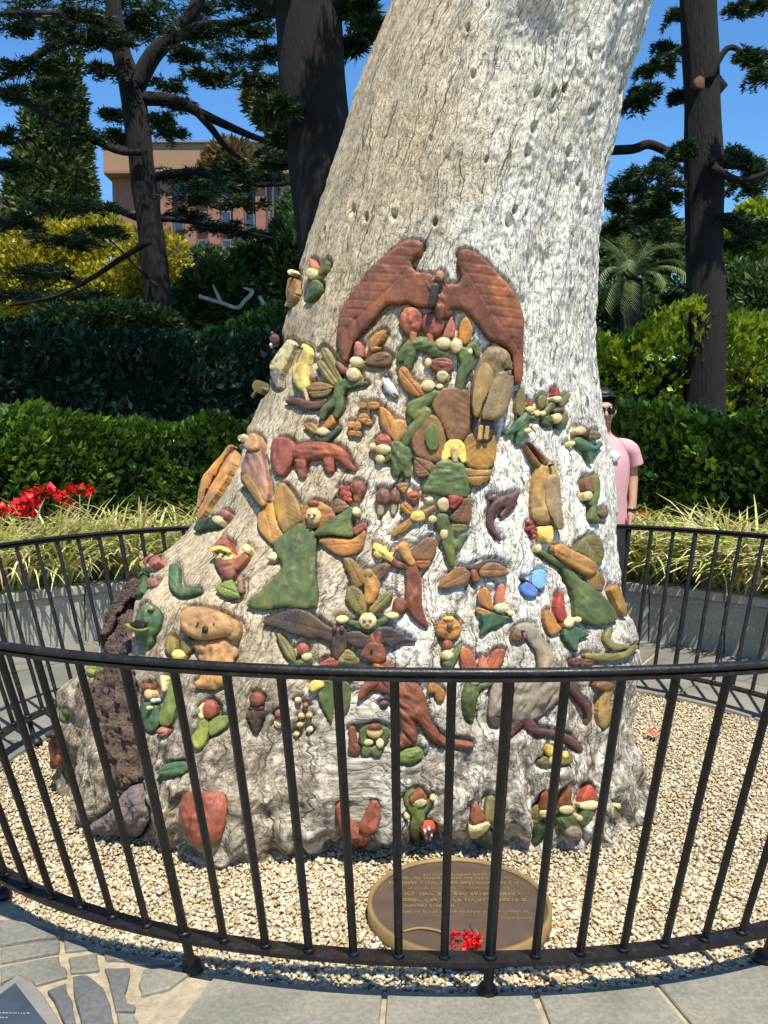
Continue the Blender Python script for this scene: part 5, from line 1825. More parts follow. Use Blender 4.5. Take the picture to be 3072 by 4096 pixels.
kids = [('wing', 'BR', P(900, 1100, 1000, 1080, 1110, 1100, 1132, 1200, 1130, 1330, 1080, 1430, 1000, 1440, 950, 1340, 890, 1240, 878, 1160, w=35), dict(f='A', lift=0, hs=.7)),
        ('wing', 'BR', P(880, 1260, 930, 1310, 960, 1400, 970, 1500, 930, 1570, 850, 1570, 770, 1530, 738, 1440, 770, 1350, 820, 1290, w=30), dict(f='A', lift=2, hs=.7)),
        ('wing_spot', 'GR', E(878, 1410, 48, 88, 0, .3), dict(f='A', lift=19, hs=.4)), ('wing', 'OB', P(1090, 1430, 1150, 1380, 1260, 1370, 1297, 1440, 1290, 1560, 1240, 1620, 1160, 1620, 1095, 1580, w=30), dict(f='A', lift=0, hs=.7)),
        ('wing', 'BR', P(360, 180, 430, 195, 472, 232, 440, 282, 390, 297, 358, 262), WG), ('wing', 'OB', P(635, 240, 700, 250, 782, 250, 762, 302, 720, 337, 670, 337, 640, 302), WG),
        ('head', 'SK', S(578, 135, 22, 578, 160, 21, 580, 195, 13), dict(lift=11)), ('hair', 'YL', P(514, 122, 548, 86, 602, 84, 634, 120, 638, 198, 618, 206, 598, 180, 545, 182, 526, 206, 502, 184, w=12), dict(lift=5, hs=.7))]
carve('D', 'carved_fairy', 'blonde fairy in a green dress with large brown round wings, centre of the trunk', 'GR',
      [P(540, 190, 590, 205, 627, 220, 642, 280, 648, 398, 560, 402, 470, 382, 398, 370, 420, 310, 470, 225, 500, 195, w=28), S(600, 230, 22, 630, 300, 20, 640, 370, 18)], face(578, 142, 26, kids), lift=4)
carve('A', 'carved_mouse', 'small grey and white mouse above the little orange butterflies', 'WT', [S(570, 1030, 22, 600, 1088, 33, 632, 1122, 18)], [('ear', 'PL', E(575, 1005, 13, 15)), ('tail', 'PL', S(625, 1120, 8, 650, 1140, 5))])
for lab, xs in (('upper of two small orange butterflies left of the leaf-winged elf', ((420, 1200, 28, 20), (490, 1200, 40, 26), (425, 1285, 36, 34), (455, 1310, 26, 22))), ('lower of two small orange butterflies left of the leaf-winged elf', ((345, 1330, 26, 24), (385, 1335, 24, 28), (350, 1385, 26, 18), (390, 1390, 22, 20)))):
    (a, b, c, d_) = xs
    mx, my = (a[0] + b[0]) / 2, (a[1] + c[1]) / 2
    carve('A', 'carved_butterfly', lab, 'BR', [S(mx, a[1] - 10, 8, mx, c[1] + 10, 7)], [('wing', 'OR', E(*w), dict(lift=1, hs=.6)) for w in xs])
carve('A', 'carved_elf', 'green elf with red cap and two orange leaf wings left of the blonde fairy', 'GR', [S(640, 1480, 52, 685, 1540, 60, 655, 1610, 36), S(700, 1560, 40, 715, 1655, 26), S(640, 1560, 34, 640, 1645, 24), S(620, 1505, 34, 565, 1560, 22)],
      [('head', 'CR', E(555, 1490, 50, 38), HD), ('hat', 'RR', P(500, 1450, 540, 1390, 600, 1410, 612, 1465, 560, 1480), dict(lift=12)), ('hand', 'CR', E(490, 1475, 25, 23), HN), ('hand', 'CR', E(535, 1557, 29, 29), HN),
       ('wing', 'OR', P(530, 1210, 580, 1230, 625, 1290, 640, 1430, 580, 1390, 540, 1320), WG), ('wing', 'OG', P(620, 1300, 700, 1300, 705, 1380, 650, 1445, 612, 1420, 600, 1350), dict(lift=5, hs=.7))])
# ---- left shoulder
carve('H', 'carved_fairy', 'green fairy with four olive leaf wings leaning towards the owl side', 'GR', [S(1185, 1255, 34, 1110, 1290, 46, 1080, 1380, 46, 1050, 1440, 36, 960, 1505, 36, 925, 1585, 22), S(1085, 1400, 40, 1095, 1480, 36, 1055, 1575, 22), S(1180, 1290, 30, 1260, 1272, 22, 1345, 1262, 12)],
      [('head', 'CR', E(1228, 1188, 62, 64), HD), ('hat', 'RB', S(1140, 1150, 34, 1085, 1090, 24), HT), ('wing', 'OL', P(920, 950, 960, 928, 1005, 970, 1060, 1080, 1122, 1235, 1080, 1255, 1000, 1150, 930, 1030), WG),
       ('wing', 'OL', P(880, 1060, 940, 1060, 1010, 1150, 1085, 1240, 1070, 1292, 1010, 1280, 940, 1210, 900, 1130), WG), ('wing', 'OB', P(800, 1292, 870, 1258, 960, 1268, 1052, 1300, 980, 1325, 880, 1342, 800, 1332), WG), ('wing', 'OL', P(800, 1350, 900, 1345, 1022, 1325, 980, 1372, 900, 1402, 840, 1402), WG)])
carve('H', 'carved_elf', 'reclining russet elf with tall pink hat by the tip of the left flying fox wing', 'BR', [P(1320, 1082, 1400, 1000, 1500, 968, 1572, 990, 1578, 1072, 1500, 1112, 1400, 1102)],
      [('head', 'CR', E(1260, 1070, 60, 50), HD), ('hat', 'PK', P(1250, 885, 1300, 888, 1322, 1015, 1260, 1022, 1240, 980), HT), ('wing', 'OR', P(1370, 860, 1450, 780, 1532, 768, 1512, 850, 1440, 920, 1492, 930, 1400, 972, 1365, 920), WG)])
carve('H', 'carved_bird', 'pale yellow bird standing upright on a red branch', 'YL', [P(750, 895, 802, 918, 822, 980, 792, 1100, 782, 1200, 792, 1292, 750, 1342, 690, 1302, 658, 1240, 658, 1130, 690, 1040, 720, 980)],
      [('leg', 'SK', S(768, 1330, 12, 790, 1425, 9)), ('eye', 'BK', E(765, 945, 8), dict(lift=28))], hs=1.1)
carve('H', 'carved_branch', 'curved red-brown branch under the upright yellow bird', 'PL', [S(600, 1440, 18, 700, 1440, 34, 800, 1475, 40, 900, 1470, 30, 965, 1428, 10)])
carve('H', 'carved_bird', 'pale cream bird with grey tail near the left edge of the trunk', 'CR', [S(632, 895, 40, 565, 1010, 56, 505, 1110, 60)], [('tail', 'GY', S(500, 1150, 52, 490, 1220, 36, 515, 1300, 18), dict(lift=0))], hs=1.1)
carve('H', 'carved_elf', 'small green elf with pink hat high on the left shoulder', 'GR', [S(865, 330, 46, 850, 390, 50, 785, 475, 20)], [('head', 'CR', E(845, 232, 46, 52), HD), ('hat', 'PK', S(850, 172, 28, 840, 105, 12), HT), ('wing', 'OL', P(895, 210, 940, 108, 982, 110, 970, 185, 920, 235), WG)])
carve('H', 'carved_possum', 'small orange-brown possum clinging to the upper left edge', 'OB', [S(650, 305, 40, 642, 400, 46, 632, 472, 30)], [('head', 'CR', E(660, 222, 30, 26), HD), ('leg', 'SK', S(620, 475, 14, 590, 530, 8), dict(lift=0))])
carve('H', 'carved_possum', 'dark brown possum head peeping from the left edge', 'PL', [E(470, 852, 46, 54)], [('ear', 'PL', E(450, 800, 16, 20)), ('eye', 'WT', E(438, 905, 12, 14))])
carve('H', 'carved_beetle', 'olive green beetle on the left edge', 'OL', [E(330, 1300, 56, 58)], [('leg', 'OL', S(290, 1340, 8, 255, 1390, 6), dict(lift=0))])
carve('H', 'carved_elf', 'little dark green elf with a brown and an orange wing, below the olive-winged fairy', 'DG', [S(885, 1792, 30, 960, 1792, 28, 1085, 1695, 10)],
      [('head', 'CR', E(940, 1730, 52, 38), HD), ('wing', 'OB', P(752, 1660, 830, 1638, 882, 1680, 892, 1742, 830, 1745), WG), ('wing', 'OR', P(1020, 1565, 1047, 1640, 982, 1692, 918, 1692, 960, 1640), WG)])
# ---- middle left
carve('C', 'carved_lizard', 'red lizard with a curled tail and frilled neck above the large fairy', 'RR', [S(825, 185, 52, 920, 172, 60, 1020, 170, 50, 1100, 200, 42, 1140, 258, 30, 1192, 292, 10), S(1020, 205, 38, 1030, 292, 26), S(835, 240, 40, 850, 335, 16)],
      [('frill', 'RR', P(658, 110, 720, 84, 790, 110, 802, 180, 780, 250, 720, 335, 680, 322, 648, 200, w=30), dict(lift=4))])
carve('C', 'carved_possum', 'pinkish brown possum clinging to the left side above the large fairy', 'PB', [P(470, 230, 490, 170, 540, 88, 572, 88, 582, 200, 612, 330, 625, 450, 602, 545, 570, 522, 540, 432, 482, 362, 453, 330, 453, 262, w=55)], [('head', 'KO', P(495, 160, 540, 82, 575, 85, 580, 170, 530, 190), dict(lift=22)), ('tail', 'OB', S(500, 370, 30, 560, 460, 30, 600, 530, 20), dict(lift=20))])
carve('C', 'carved_lizard', 'tan lizard climbing the outermost left edge of the trunk', 'KO', [S(382, 165, 28, 352, 240, 46, 300, 320, 62, 250, 400, 62, 210, 480, 46, 182, 560, 30, 162, 615, 12)], [('leg', 'KO', S(190, 490, 18, 165, 540, 12)), ('leg', 'KO', S(330, 300, 20, 300, 400, 14))])
carve('C', 'carved_bird', 'little cream bird on the left edge above the pinkish possum', 'CR', [E(465, 92, 36, 26), S(490, 110, 14, 520, 70, 10)])
kids = [('wing', 'OB', P(700, 390, 750, 410, 812, 500, 842, 600, 830, 650, 760, 700, 720, 720, 680, 620, 658, 520, w=35), WG), ('wing', 'OG', P(600, 550, 650, 520, 668, 600, 690, 680, 722, 740, 660, 792, 600, 752, 558, 680, 556, 600, w=32), WG),
        ('wing', 'OR', P(958, 770, 1040, 750, 1180, 760, 1262, 700, 1252, 790, 1200, 852, 1120, 872, 1040, 842, 990, 800, w=32), WG), ('wing', 'RR', P(1180, 690, 1250, 648, 1272, 680, 1200, 732), WG), ('wing', 'BR', P(1050, 520, 1090, 488, 1162, 550, 1062, 592), WG),
        ('sleeve', 'GR', P(930, 742, 960, 690, 1050, 630, 1160, 560, 1192, 558, 1172, 640, 1188, 738, 1120, 742, 1020, 732, w=26), dict(lift=12)), ('hair', 'OR', P(846, 605, 862, 545, 930, 508, 1000, 526, 1052, 566, 1070, 615, 1040, 640, 985, 672, 880, 690, 848, 650), dict(lift=3, hs=.6)),
        ('head', 'SK', E(932, 612, 50, 56), dict(lift=20)), ('crown', 'RR', E(930, 524, 34, 20), dict(lift=14)), ('hand', 'CR', E(1207, 580, 29, 29), HN), ('hand', 'CR', P(618, 892, 660, 850, 682, 870, 672, 902), HN)]
f_ = []
face(932, 612, 46, f_)
for q in f_: q[3]['lift'] += 22
carve('C', 'carved_fairy', 'largest fairy, in a wide flaring green gown with orange wings and one arm stretched', 'GR',
      [P(830, 655, 900, 680, 942, 740, 935, 860, 935, 1000, 942, 1210, 750, 1205, 600, 1225, 480, 1202, 560, 1120, 660, 1020, 720, 940, 690, 880, 658, 790, 740, 720, w=45)], kids + f_, lift=3, hs=.8)
carve('C', 'carved_flower', 'small cluster of bright red blossom beside the large fairy\'s head', 'RD', [E(1110, 420, 22), E(1145, 425, 22), E(1120, 455, 24), E(1155, 465, 22), E(1135, 490, 20), E(1160, 500, 16)])
carve('C', 'carved_toadstool', 'red-brown toadstool cap right of the red blossom', 'RB', [E(1215, 418, 52, 52), S(1215, 460, 30, 1210, 490, 22)])
carve('C', 'carved_gnome', 'red gnome with peaked cap waving one hand, left of the large fairy', 'RB', [S(340, 920, 62, 360, 985, 46), S(400, 935, 34, 465, 880, 24)],
      [('hat', 'RR', P(340, 752, 382, 800, 398, 852, 340, 842, 272, 835, 308, 780), dict(lift=14)), ('head', 'CR', E(338, 878, 62, 44), HD), ('brow', 'YL', S(285, 862, 12, 340, 852, 12, 390, 866, 12), dict(lift=34)), ('eye', 'BK', E(315, 880, 7, 6), dict(lift=38)), ('eye', 'BK', E(360, 882, 7, 6), dict(lift=38)), ('hand', 'CR', E(486, 828, 29, 27), HN)])
carve('C', 'carved_leaf', 'small round green leaf below the red gnome', 'LG', [P(298, 1062, 380, 1030, 412, 1080, 432, 1150, 340, 1142, 278, 1100)], [('stem', 'PB', S(435, 1030, 20, 440, 1100, 18), dict(lift=0))])
carve('C', 'carved_elf', 'small green elf with pink hat lying above the red gnome', 'DG', [S(270, 645, 34, 190, 660, 30, 145, 692, 12)], [('head', 'CR', E(300, 640, 32, 26), HD), ('hat', 'PK', E(342, 595, 30, 24), HT)])
carve('C', 'carved_possum', 'golden sugar glider with brown wing flaps under the large fairy\'s hand', 'OG', [S(1282, 1005, 48, 1310, 1060, 52, 1290, 1155, 34)], [('wing', 'OB', P(1118, 890, 1180, 888, 1232, 950, 1275, 1020, 1200, 1092, 1160, 1000), WG), ('wing', 'BR', P(1432, 930, 1370, 918, 1308, 960, 1330, 1052, 1392, 1000), WG), ('head', 'GD', E(1285, 985, 32, 30), HD)])
carve('C', 'carved_fairy', 'cream-faced fairy with two upright olive wings and arms spread above the bat', 'DG', [S(1250, 1335, 30, 1160, 1312, 20), S(1310, 1335, 30, 1405, 1290, 22), E(1280, 1345, 48, 34)],
      face(1280, 1300, 54, [('wing', 'OL', P(1140, 1090, 1190, 1063, 1242, 1110, 1272, 1190, 1262, 1262, 1200, 1242, 1138, 1160), WG), ('wing', 'OL', P(1442, 1098, 1400, 1108, 1320, 1180, 1288, 1230, 1320, 1252, 1392, 1202, 1442, 1132), WG), ('head', 'CR', E(1280, 1300, 56, 54), HD), ('hand', 'CR', E(1110, 1290, 40, 27), HN), ('hand', 'CR', E(1442, 1265, 44, 22), HN)]))
carve('C', 'carved_bat', 'dark brown bat with outstretched scalloped wings below the large fairy', 'DK', [S(1092, 1390, 52, 1092, 1460, 50, 1080, 1530, 30), E(1085, 1375, 40, 34)],
      [('wing', 'DK', P(588, 1310, 640, 1270, 720, 1240, 800, 1220, 890, 1240, 980, 1310, 1065, 1370, 1045, 1445, 960, 1410, 900, 1422, 830, 1400, 760, 1382, 690, 1350, 620, 1332, w=30), dict(lift=3, hs=.7)),
       ('wing', 'DK', P(1138, 1380, 1220, 1368, 1290, 1400, 1350, 1338, 1450, 1350, 1530, 1400, 1605, 1442, 1510, 1440, 1440, 1482, 1392, 1450, 1250, 1482, 1150, 1452, w=26), dict(lift=3, hs=.7)), ('ear', 'PL', E(1060, 1350, 14, 20), dict(lift=22)), ('ear', 'PL', E(1110, 1350, 14, 20), dict(lift=22))], hs=.9)
# ---- centre
carve('K', 'carved_toadstool', 'dark plum toadstool with a broad cap in the centre of the trunk', 'PL', [E(90, 385, 86, 92)], [('stem', 'GY', S(70, 460, 40, 60, 560, 30), dict(lift=-4))])
carve('K', 'carved_toadstool', 'dark plum toadstool half hidden behind the broad one', 'PL', [E(222, 385, 60, 80)], [('stem', 'GY', S(215, 450, 30, 205, 560, 22), dict(lift=-4))])
carve('K', 'carved_leaf', 'heart-shaped golden leaf above the small pair of red caps', 'OB', [P(238, 258, 290, 228, 372, 238, 345, 310, 305, 345)])
carve('K', 'carved_toadstool', 'glossy red-brown toadstool left of the blonde fairy\'s hem', 'RR', [E(425, 372, 76, 58)], [('stem', 'PL', S(430, 420, 28, 440, 465, 20))])
carve('K', 'carved_leaf', 'orange leaf hanging below the plum toadstools', 'OR', [P(278, 480, 330, 438, 392, 480, 424, 560, 370, 585, 310, 545)])
carve('K', 'carved_bird', 'tiny cream bird at the hem of the blonde fairy', 'CR', [E(602, 420, 42, 38)], [('beak', 'YL', S(570, 405, 10, 548, 398, 5))])
carve('K', 'carved_elf', 'green piper elf with red hat and brown leaf wing playing a cream horn', 'GR', [S(740, 625, 74, 760, 720, 76, 815, 800, 56, 790, 880, 54, 830, 1000, 50, 852, 1125, 36), S(830, 860, 50, 900, 925, 44, 950, 835, 34, 1012, 800, 18)],
      [('head', 'CR', E(752, 470, 66, 78), HD), ('hat', 'RD', P(800, 382, 860, 364, 940, 384, 972, 410, 900, 492, 850, 535, 812, 470), dict(lift=14)), ('wing', 'BR', P(960, 402, 1040, 398, 1062, 480, 1052, 660, 930, 672, 840, 642, 828, 580, 900, 500, w=60), WG), ('wing', 'OL', P(850, 690, 1000, 690, 1012, 742, 920, 765, 848, 742), WG),
       ('hand', 'CR', E(632, 632, 46, 42), HN), ('hand', 'CR', E(758, 792, 44, 58), HN), ('horn', 'YL', P(390, 600, 430, 548, 520, 545, 548, 600, 520, 650, 420, 650), HN), ('horn_pipe', 'OB', S(545, 560, 40, 640, 510, 30), dict(lift=4))])
carve('K', 'carved_branch', 'brown twig running from the cream horn to the lower left', 'OB', [S(400, 648, 36, 300, 730, 45, 205, 795, 26)])
carve('K', 'carved_possum', 'slender orange-brown possum reaching up to hold a yellow fairy', 'RB', [S(350, 1000, 56, 388, 1100, 56, 412, 1230, 76, 430, 1330, 82, 422, 1480, 92, 440, 1600, 82, 500, 1720, 56, 565, 1800, 26), E(272, 1580, 76, 92), S(335, 1140, 44, 240, 1130, 40, 195, 1065, 28)],
      [('head', 'OG', S(312, 945, 66, 350, 1040, 56, 400, 1110, 40), dict(lift=12)), ('snout', 'OG', E(250, 960, 34, 28), dict(lift=12))])
carve('K', 'carved_fairy', 'tiny yellow fairy held in the paws of the reaching possum', 'YL', [S(15, 930, 44, 90, 1000, 52, 185, 1075, 30), E(50, 1010, 62, 50), E(100, 950, 30, 26)])
carve('K', 'carved_moth', 'single brown moth wing beside the reaching possum', 'BR', [P(388, 985, 480, 890, 580, 828, 684, 850, 682, 940, 620, 1062, 520, 1082, 430, 1072, w=60)], [('wing', 'RB', P(450, 1092, 612, 1090, 582, 1152, 520, 1182, 470, 1152), WG)], hs=.5)
carve('K', 'carved_lizard', 'dark brown lizard with long curved tail on the white bark', 'PL', [S(1565, 345, 28, 1480, 420, 70, 1380, 440, 60, 1300, 520, 46, 1270, 620, 33, 1290, 720, 28, 1340, 800, 22, 1395, 862, 8), S(1330, 400, 34, 1265, 400, 18), S(1500, 480, 40, 1400, 585, 22)])
carve('K', 'carved_butterfly', 'brown butterfly with two spread wings above the pink-hatted elf', 'RB', [S(1090, 1220, 40, 1110, 1292, 46)],
      [('wing', 'BR', P(1150, 1200, 1220, 1120, 1320, 1108, 1420, 1150, 1472, 1232, 1380, 1262, 1250, 1272, 1170, 1262, w=50), dict(lift=6, hs=.6)), ('wing', 'BR', P(698, 1372, 780, 1260, 900, 1158, 990, 1168, 1052, 1240, 1020, 1322, 930, 1362, 780, 1402, w=50), dict(lift=6, hs=.6)), ('wing_shadow', 'DK', P(1010, 1165, 1150, 1108, 1270, 1068, 1392, 1098, 1462, 1172, 1320, 1118, 1220, 1128, 1130, 1195), dict(lift=0, hs=.5))])  # the dark strip behind the wings is their shadow, made as a piece
# ---- right side
carve('M', 'carved_elf', 'teal green elf with one dark olive wing holding a cream toy, right of the owl', 'TE', [S(430, 455, 46, 360, 540, 56, 300, 600, 40, 205, 645, 16), S(390, 570, 40, 350, 690, 36, 328, 758, 18), S(450, 462, 26, 545, 482, 18)],
      [('head', 'CR', E(460, 388, 42, 38), HD), ('hat', 'RD', S(462, 340, 24, 468, 295, 10), HT), ('wing', 'OL', P(340, 168, 392, 178, 412, 260, 406, 370, 370, 455, 318, 420, 308, 300, w=28), WG), ('toy', 'CR', E(430, 622, 36, 28), HN), ('hand', 'CR', E(535, 430, 28, 30), HN)])
carve('M', 'carved_elf', 'upper elf of the close pair on the right, with red hat and olive wings', 'GR', [S(705, 340, 36, 630, 420, 32, 598, 465, 18)], [('head', 'CR', E(742, 270, 40, 36), HD), ('hat', 'RD', S(745, 222, 30, 745, 150, 8), HT), ('wing', 'OL', E(600, 292, 46, 70), WG), ('wing', 'OL', S(800, 322, 28, 890, 228, 16), WG), ('hand', 'CR', E(595, 430, 28, 26), HN)])
carve('M', 'carved_elf', 'lower elf of the close pair on the right, with dark cap and round olive wing', 'DG', [E(662, 512, 62, 66), E(790, 560, 36, 40)], [('head', 'CR', E(742, 482, 48, 54), HD), ('hat', 'PL', E(762, 402, 54, 36), HT), ('wing', 'OL', E(826, 482, 52, 76), WG)])
carve('M', 'carved_elf', 'green elf with brown cap stretched across the white bark at the right edge', 'TE', [S(995, 730, 44, 1080, 790, 50, 1170, 822, 36, 1240, 768, 16), S(1115, 840, 30, 1140, 970, 12)], [('head', 'CR', E(1000, 622, 56, 44), HD), ('hat', 'BR', P(1005, 575, 1100, 600, 1095, 662, 1040, 685, 1020, 630), HT), ('wing', 'OL', E(1160, 672, 76, 52), WG), ('hand', 'CR', E(912, 760, 26, 24), HN)])
carve('M', 'carved_elf', 'seated green elf in a tall brown cap low on the right edge', 'GR', [P(1160, 1115, 1212, 1128, 1232, 1220, 1222, 1350, 1190, 1430, 1202, 1560, 1245, 1605, 1190, 1645, 1125, 1595, 1140, 1450, 1095, 1422, 1140, 1350, 1150, 1230, w=32)], [('head', 'CR', E(1080, 1342, 44, 50), HD), ('hat', 'BR', P(1068, 1138, 1142, 1130, 1148, 1295, 1080, 1295, 1045, 1232), HT), ('foot', 'BR', E(1272, 1540, 46, 50), dict(lift=0))])
carve('M', 'carved_kookaburra', 'tan kookaburra with long open dark beak pointing up, right of the centre', 'GD', [E(635, 1030, 105, 70), P(535, 1020, 600, 985, 700, 985, 762, 1070, 762, 1200, 757, 1330, 765, 1480, 740, 1620, 690, 1640, 640, 1662, 560, 1652, 500, 1592, 478, 1450, 488, 1250, 510, 1100, w=105)],
      [('upper_beak', 'BR', P(436, 752, 500, 800, 645, 960, 602, 1005, 530, 880), dict(lift=14)), ('lower_beak', 'BR', P(405, 785, 470, 870, 565, 995, 530, 1025, 468, 920), dict(lift=10)), ('wing', 'TN', P(618, 1150, 742, 1130, 757, 1400, 792, 1660, 742, 1722, 680, 1600, 608, 1460, 606, 1300, w=45), dict(lift=24, hs=.6)),
       ('tail', 'YL', P(540, 1695, 600, 1680, 692, 1672, 712, 1722, 702, 1832, 662, 1868, 610, 1832, 558, 1802), dict(lift=4)), ('eye', 'BK', E(650, 1010, 12), dict(lift=42))])
carve('M', 'carved_berries', 'cluster of dark red berries left of the kookaburra\'s tail', 'RD', [E(468, 1640, 30), E(455, 1700, 28), E(495, 1735, 26), E(510, 1790, 24), E(485, 1680, 24)])
kids = [('wing', 'OL', P(1270, 640, 1320, 608, 1372, 630, 1397, 700, 1382, 762, 1340, 775, 1290, 722, 1240, 700, w=30), WG), ('wing', 'OB', P(1300, 830, 1350, 800, 1397, 850, 1392, 902, 1350, 922, 1310, 882), WG),
        ('hair', 'OG', P(1112, 680, 1150, 660, 1200, 690, 1270, 720, 1332, 760, 1342, 812, 1300, 837, 1240, 802, 1170, 762, 1120, 722, w=28), dict(lift=14)), ('arm', 'GR', S(1200, 790, 20, 1110, 742, 17, 1040, 700, 10), dict(lift=2)), ('hand', 'CR', E(1032, 684, 17, 22), HN)]
carve('D', 'carved_fairy', 'fairy in a long green gown with orange hair and olive wings, lower right', 'GR', [P(1165, 790, 1230, 812, 1262, 850, 1340, 902, 1400, 960, 1452, 1020, 1467, 1077, 1420, 1102, 1350, 1112, 1280, 1087, 1240, 1052, 1235, 960, 1200, 870, w=32)], kids, lift=2, hs=.8)
carve('D', 'carved_butterfly', 'small bright blue butterfly on the white bark', 'DK', [S(948, 848, 5, 1000, 880, 8, 1052, 917, 5)], [('wing', 'LB', P(1000, 872, 1010, 820, 1050, 798, 1082, 830, 1072, 890, 1030, 902), dict(lift=2, hs=.4)), ('wing', 'BL', P(943, 900, 970, 870, 1010, 890, 1030, 922, 1010, 947, 960, 937), dict(lift=2, hs=.4))])
carve('J', 'carved_elf', 'green elf with a pink pointed hat and orange wings above the emu', 'TE', [P(370, 210, 480, 208, 560, 238, 622, 240, 540, 282, 500, 320, 440, 332, 370, 392, 348, 380, 380, 310, 358, 250, w=24)],
      [('head', 'CR', E(520, 168, 56, 40), HD), ('hat', 'PK', P(498, -15, 550, -15, 545, 100, 522, 132, 472, 132), HT), ('wing', 'OR', P(330, 60, 390, -5, 432, 50, 455, 140, 465, 192, 370, 152, w=24), WG), ('wing', 'OR', P(318, 162, 442, 202, 430, 232, 340, 222), WG), ('hand', 'CR', E(602, 215, 26, 20), HN)])
carve('J', 'carved_elf', 'teal elf with a tall red hat and orange wing under the orange-haired fairy', 'TE', [P(1040, 342, 1110, 320, 1212, 360, 1242, 402, 1160, 432, 1152, 535, 1058, 442, w=24)],
      [('head', 'CR', E(1070, 290, 42, 48), HD), ('hat', 'RD', P(1005, 38, 1028, 60, 1034, 160, 1057, 252, 1020, 292, 980, 252, 968, 160, 985, 90), HT), ('wing', 'OR', P(888, 190, 950, 220, 982, 300, 1022, 342, 960, 392, 918, 372, 883, 270, w=24), WG), ('hand', 'CR', E(1146, 270, 31, 26), HN)])
carve('J', 'carved_emu', 'grey-brown emu with bent neck and pinkish legs behind the railing', 'GY', [P(850, 640, 960, 640, 1062, 700, 1082, 850, 960, 965, 860, 1052, 760, 1102, 620, 1112, 500, 1062, 430, 1082, 428, 960, 450, 820, 520, 720, 620, 700, 760, 750, w=130), S(690, 352, 52, 750, 352, 56, 805, 430, 52, 870, 510, 58, 905, 650, 66)],
      [('beak', 'BR', P(608, 392, 640, 340, 690, 372, 732, 412, 700, 432, 618, 442), dict(lift=4)), ('leg', 'PL', S(720, 1080, 48, 765, 1145, 44, 830, 1190, 30, 960, 1212, 28, 1085, 1262, 34, 1175, 1335, 24), dict(lift=0)), ('leg', 'PL', S(665, 1110, 48, 596, 1205, 26), dict(lift=0)), ('tail', 'DK', P(430, 1062, 512, 1082, 502, 1152, 438, 1142), dict(lift=2)), ('eye', 'BK', E(690, 362, 9), dict(lift=28))], hs=.8)
carve('J', 'carved_butterfly', 'small plum butterfly right of the emu\'s neck', 'PL', [S(1190, 600, 12, 1195, 645, 12)], [('wing', 'PL', E(1140, 616, 38, 34), WG), ('wing', 'PL', E(1242, 622, 42, 32), WG)])
carve('J', 'carved_snake', 'brown snake wriggling down beside the emu', 'PL', [S(1105, 815, 38, 1180, 920, 34, 1240, 1000, 26, 1252, 1070, 18, 1230, 1125, 8)])
carve('J', 'carved_snake', 'grey-green snake coiled on the swelling at the right edge', 'OL', [S(1425, 355, 24, 1400, 430, 27, 1460, 490, 27, 1565, 490, 16)])
carve('J', 'carved_lizard', 'pale olive lizard lying along the swelling at the right edge', 'OL', [S(1240, 570, 26, 1400, 580, 34, 1540, 560, 27, 1640, 492, 14)])
carve('J', 'carved_bird', 'tan bird with brown head at the right edge below the railing', 'GD', [S(1402, 870, 40, 1372, 960, 40, 1380, 1050, 56, 1370, 1135, 28)], [('head', 'BR', E(1370, 812, 76, 36), HD)])
carve('J', 'carved_bird', 'small orange-brown bird at the right edge beside the green gown', 'OB', [S(1460, 15, 35, 1500, 110, 35, 1530, 190, 26, 1552, 235, 8)])
carve('J', 'carved_flower', 'round orange flower with dark centre and a cream bee', 'OR', [E(90, 342, 102, 92)], [('centre', 'BR', E(92, 318, 24, 22), dict(lift=26, hs=.6)), ('bee', 'YL', E(84, 262, 44, 20), dict(lift=14))], hs=.6)
carve('J', 'carved_elf', 'little green elf with brown cap below the round orange flower', 'GR', [S(90, 622, 46, 140, 560, 30, 195, 475, 10)], [('head', 'CR', E(75, 560, 46, 42), HD), ('hat', 'RB', E(75, 480, 40, 44), HT)])
carve('J', 'carved_fairy', 'green-legged fairy with two upright red wings left of the emu', 'GR', [S(280, 805, 46, 262, 900, 56, 270, 1000, 46, 282, 1090, 20), S(300, 880, 40, 240, 985, 26), S(330, 830, 28, 450, 785, 16)], [('wing', 'RR', P(188, 520, 250, 508, 302, 580, 325, 690, 230, 700, 194, 622, w=28), WG), ('wing', 'RR', P(448, 542, 520, 508, 562, 530, 542, 602, 480, 690, 400, 700, w=28), WG), ('head', 'CR', E(300, 770, 46, 34), HD), ('hat', 'PK', P(318, 740, 365, 560, 410, 640, 390, 745), HT)])
carve('J', 'carved_elf', 'squat olive elf with yellow hands low down between two railing bars', 'OL', [P(828, 1425, 960, 1382, 1080, 1382, 1112, 1442, 1060, 1465, 860, 1472, w=30)], [('head', 'YL', E(922, 1350, 32, 48), HD), ('hand', 'YL', E(1045, 1385, 22, 30), HN), ('hand', 'CR', E(935, 1425, 15, 28), HN)])
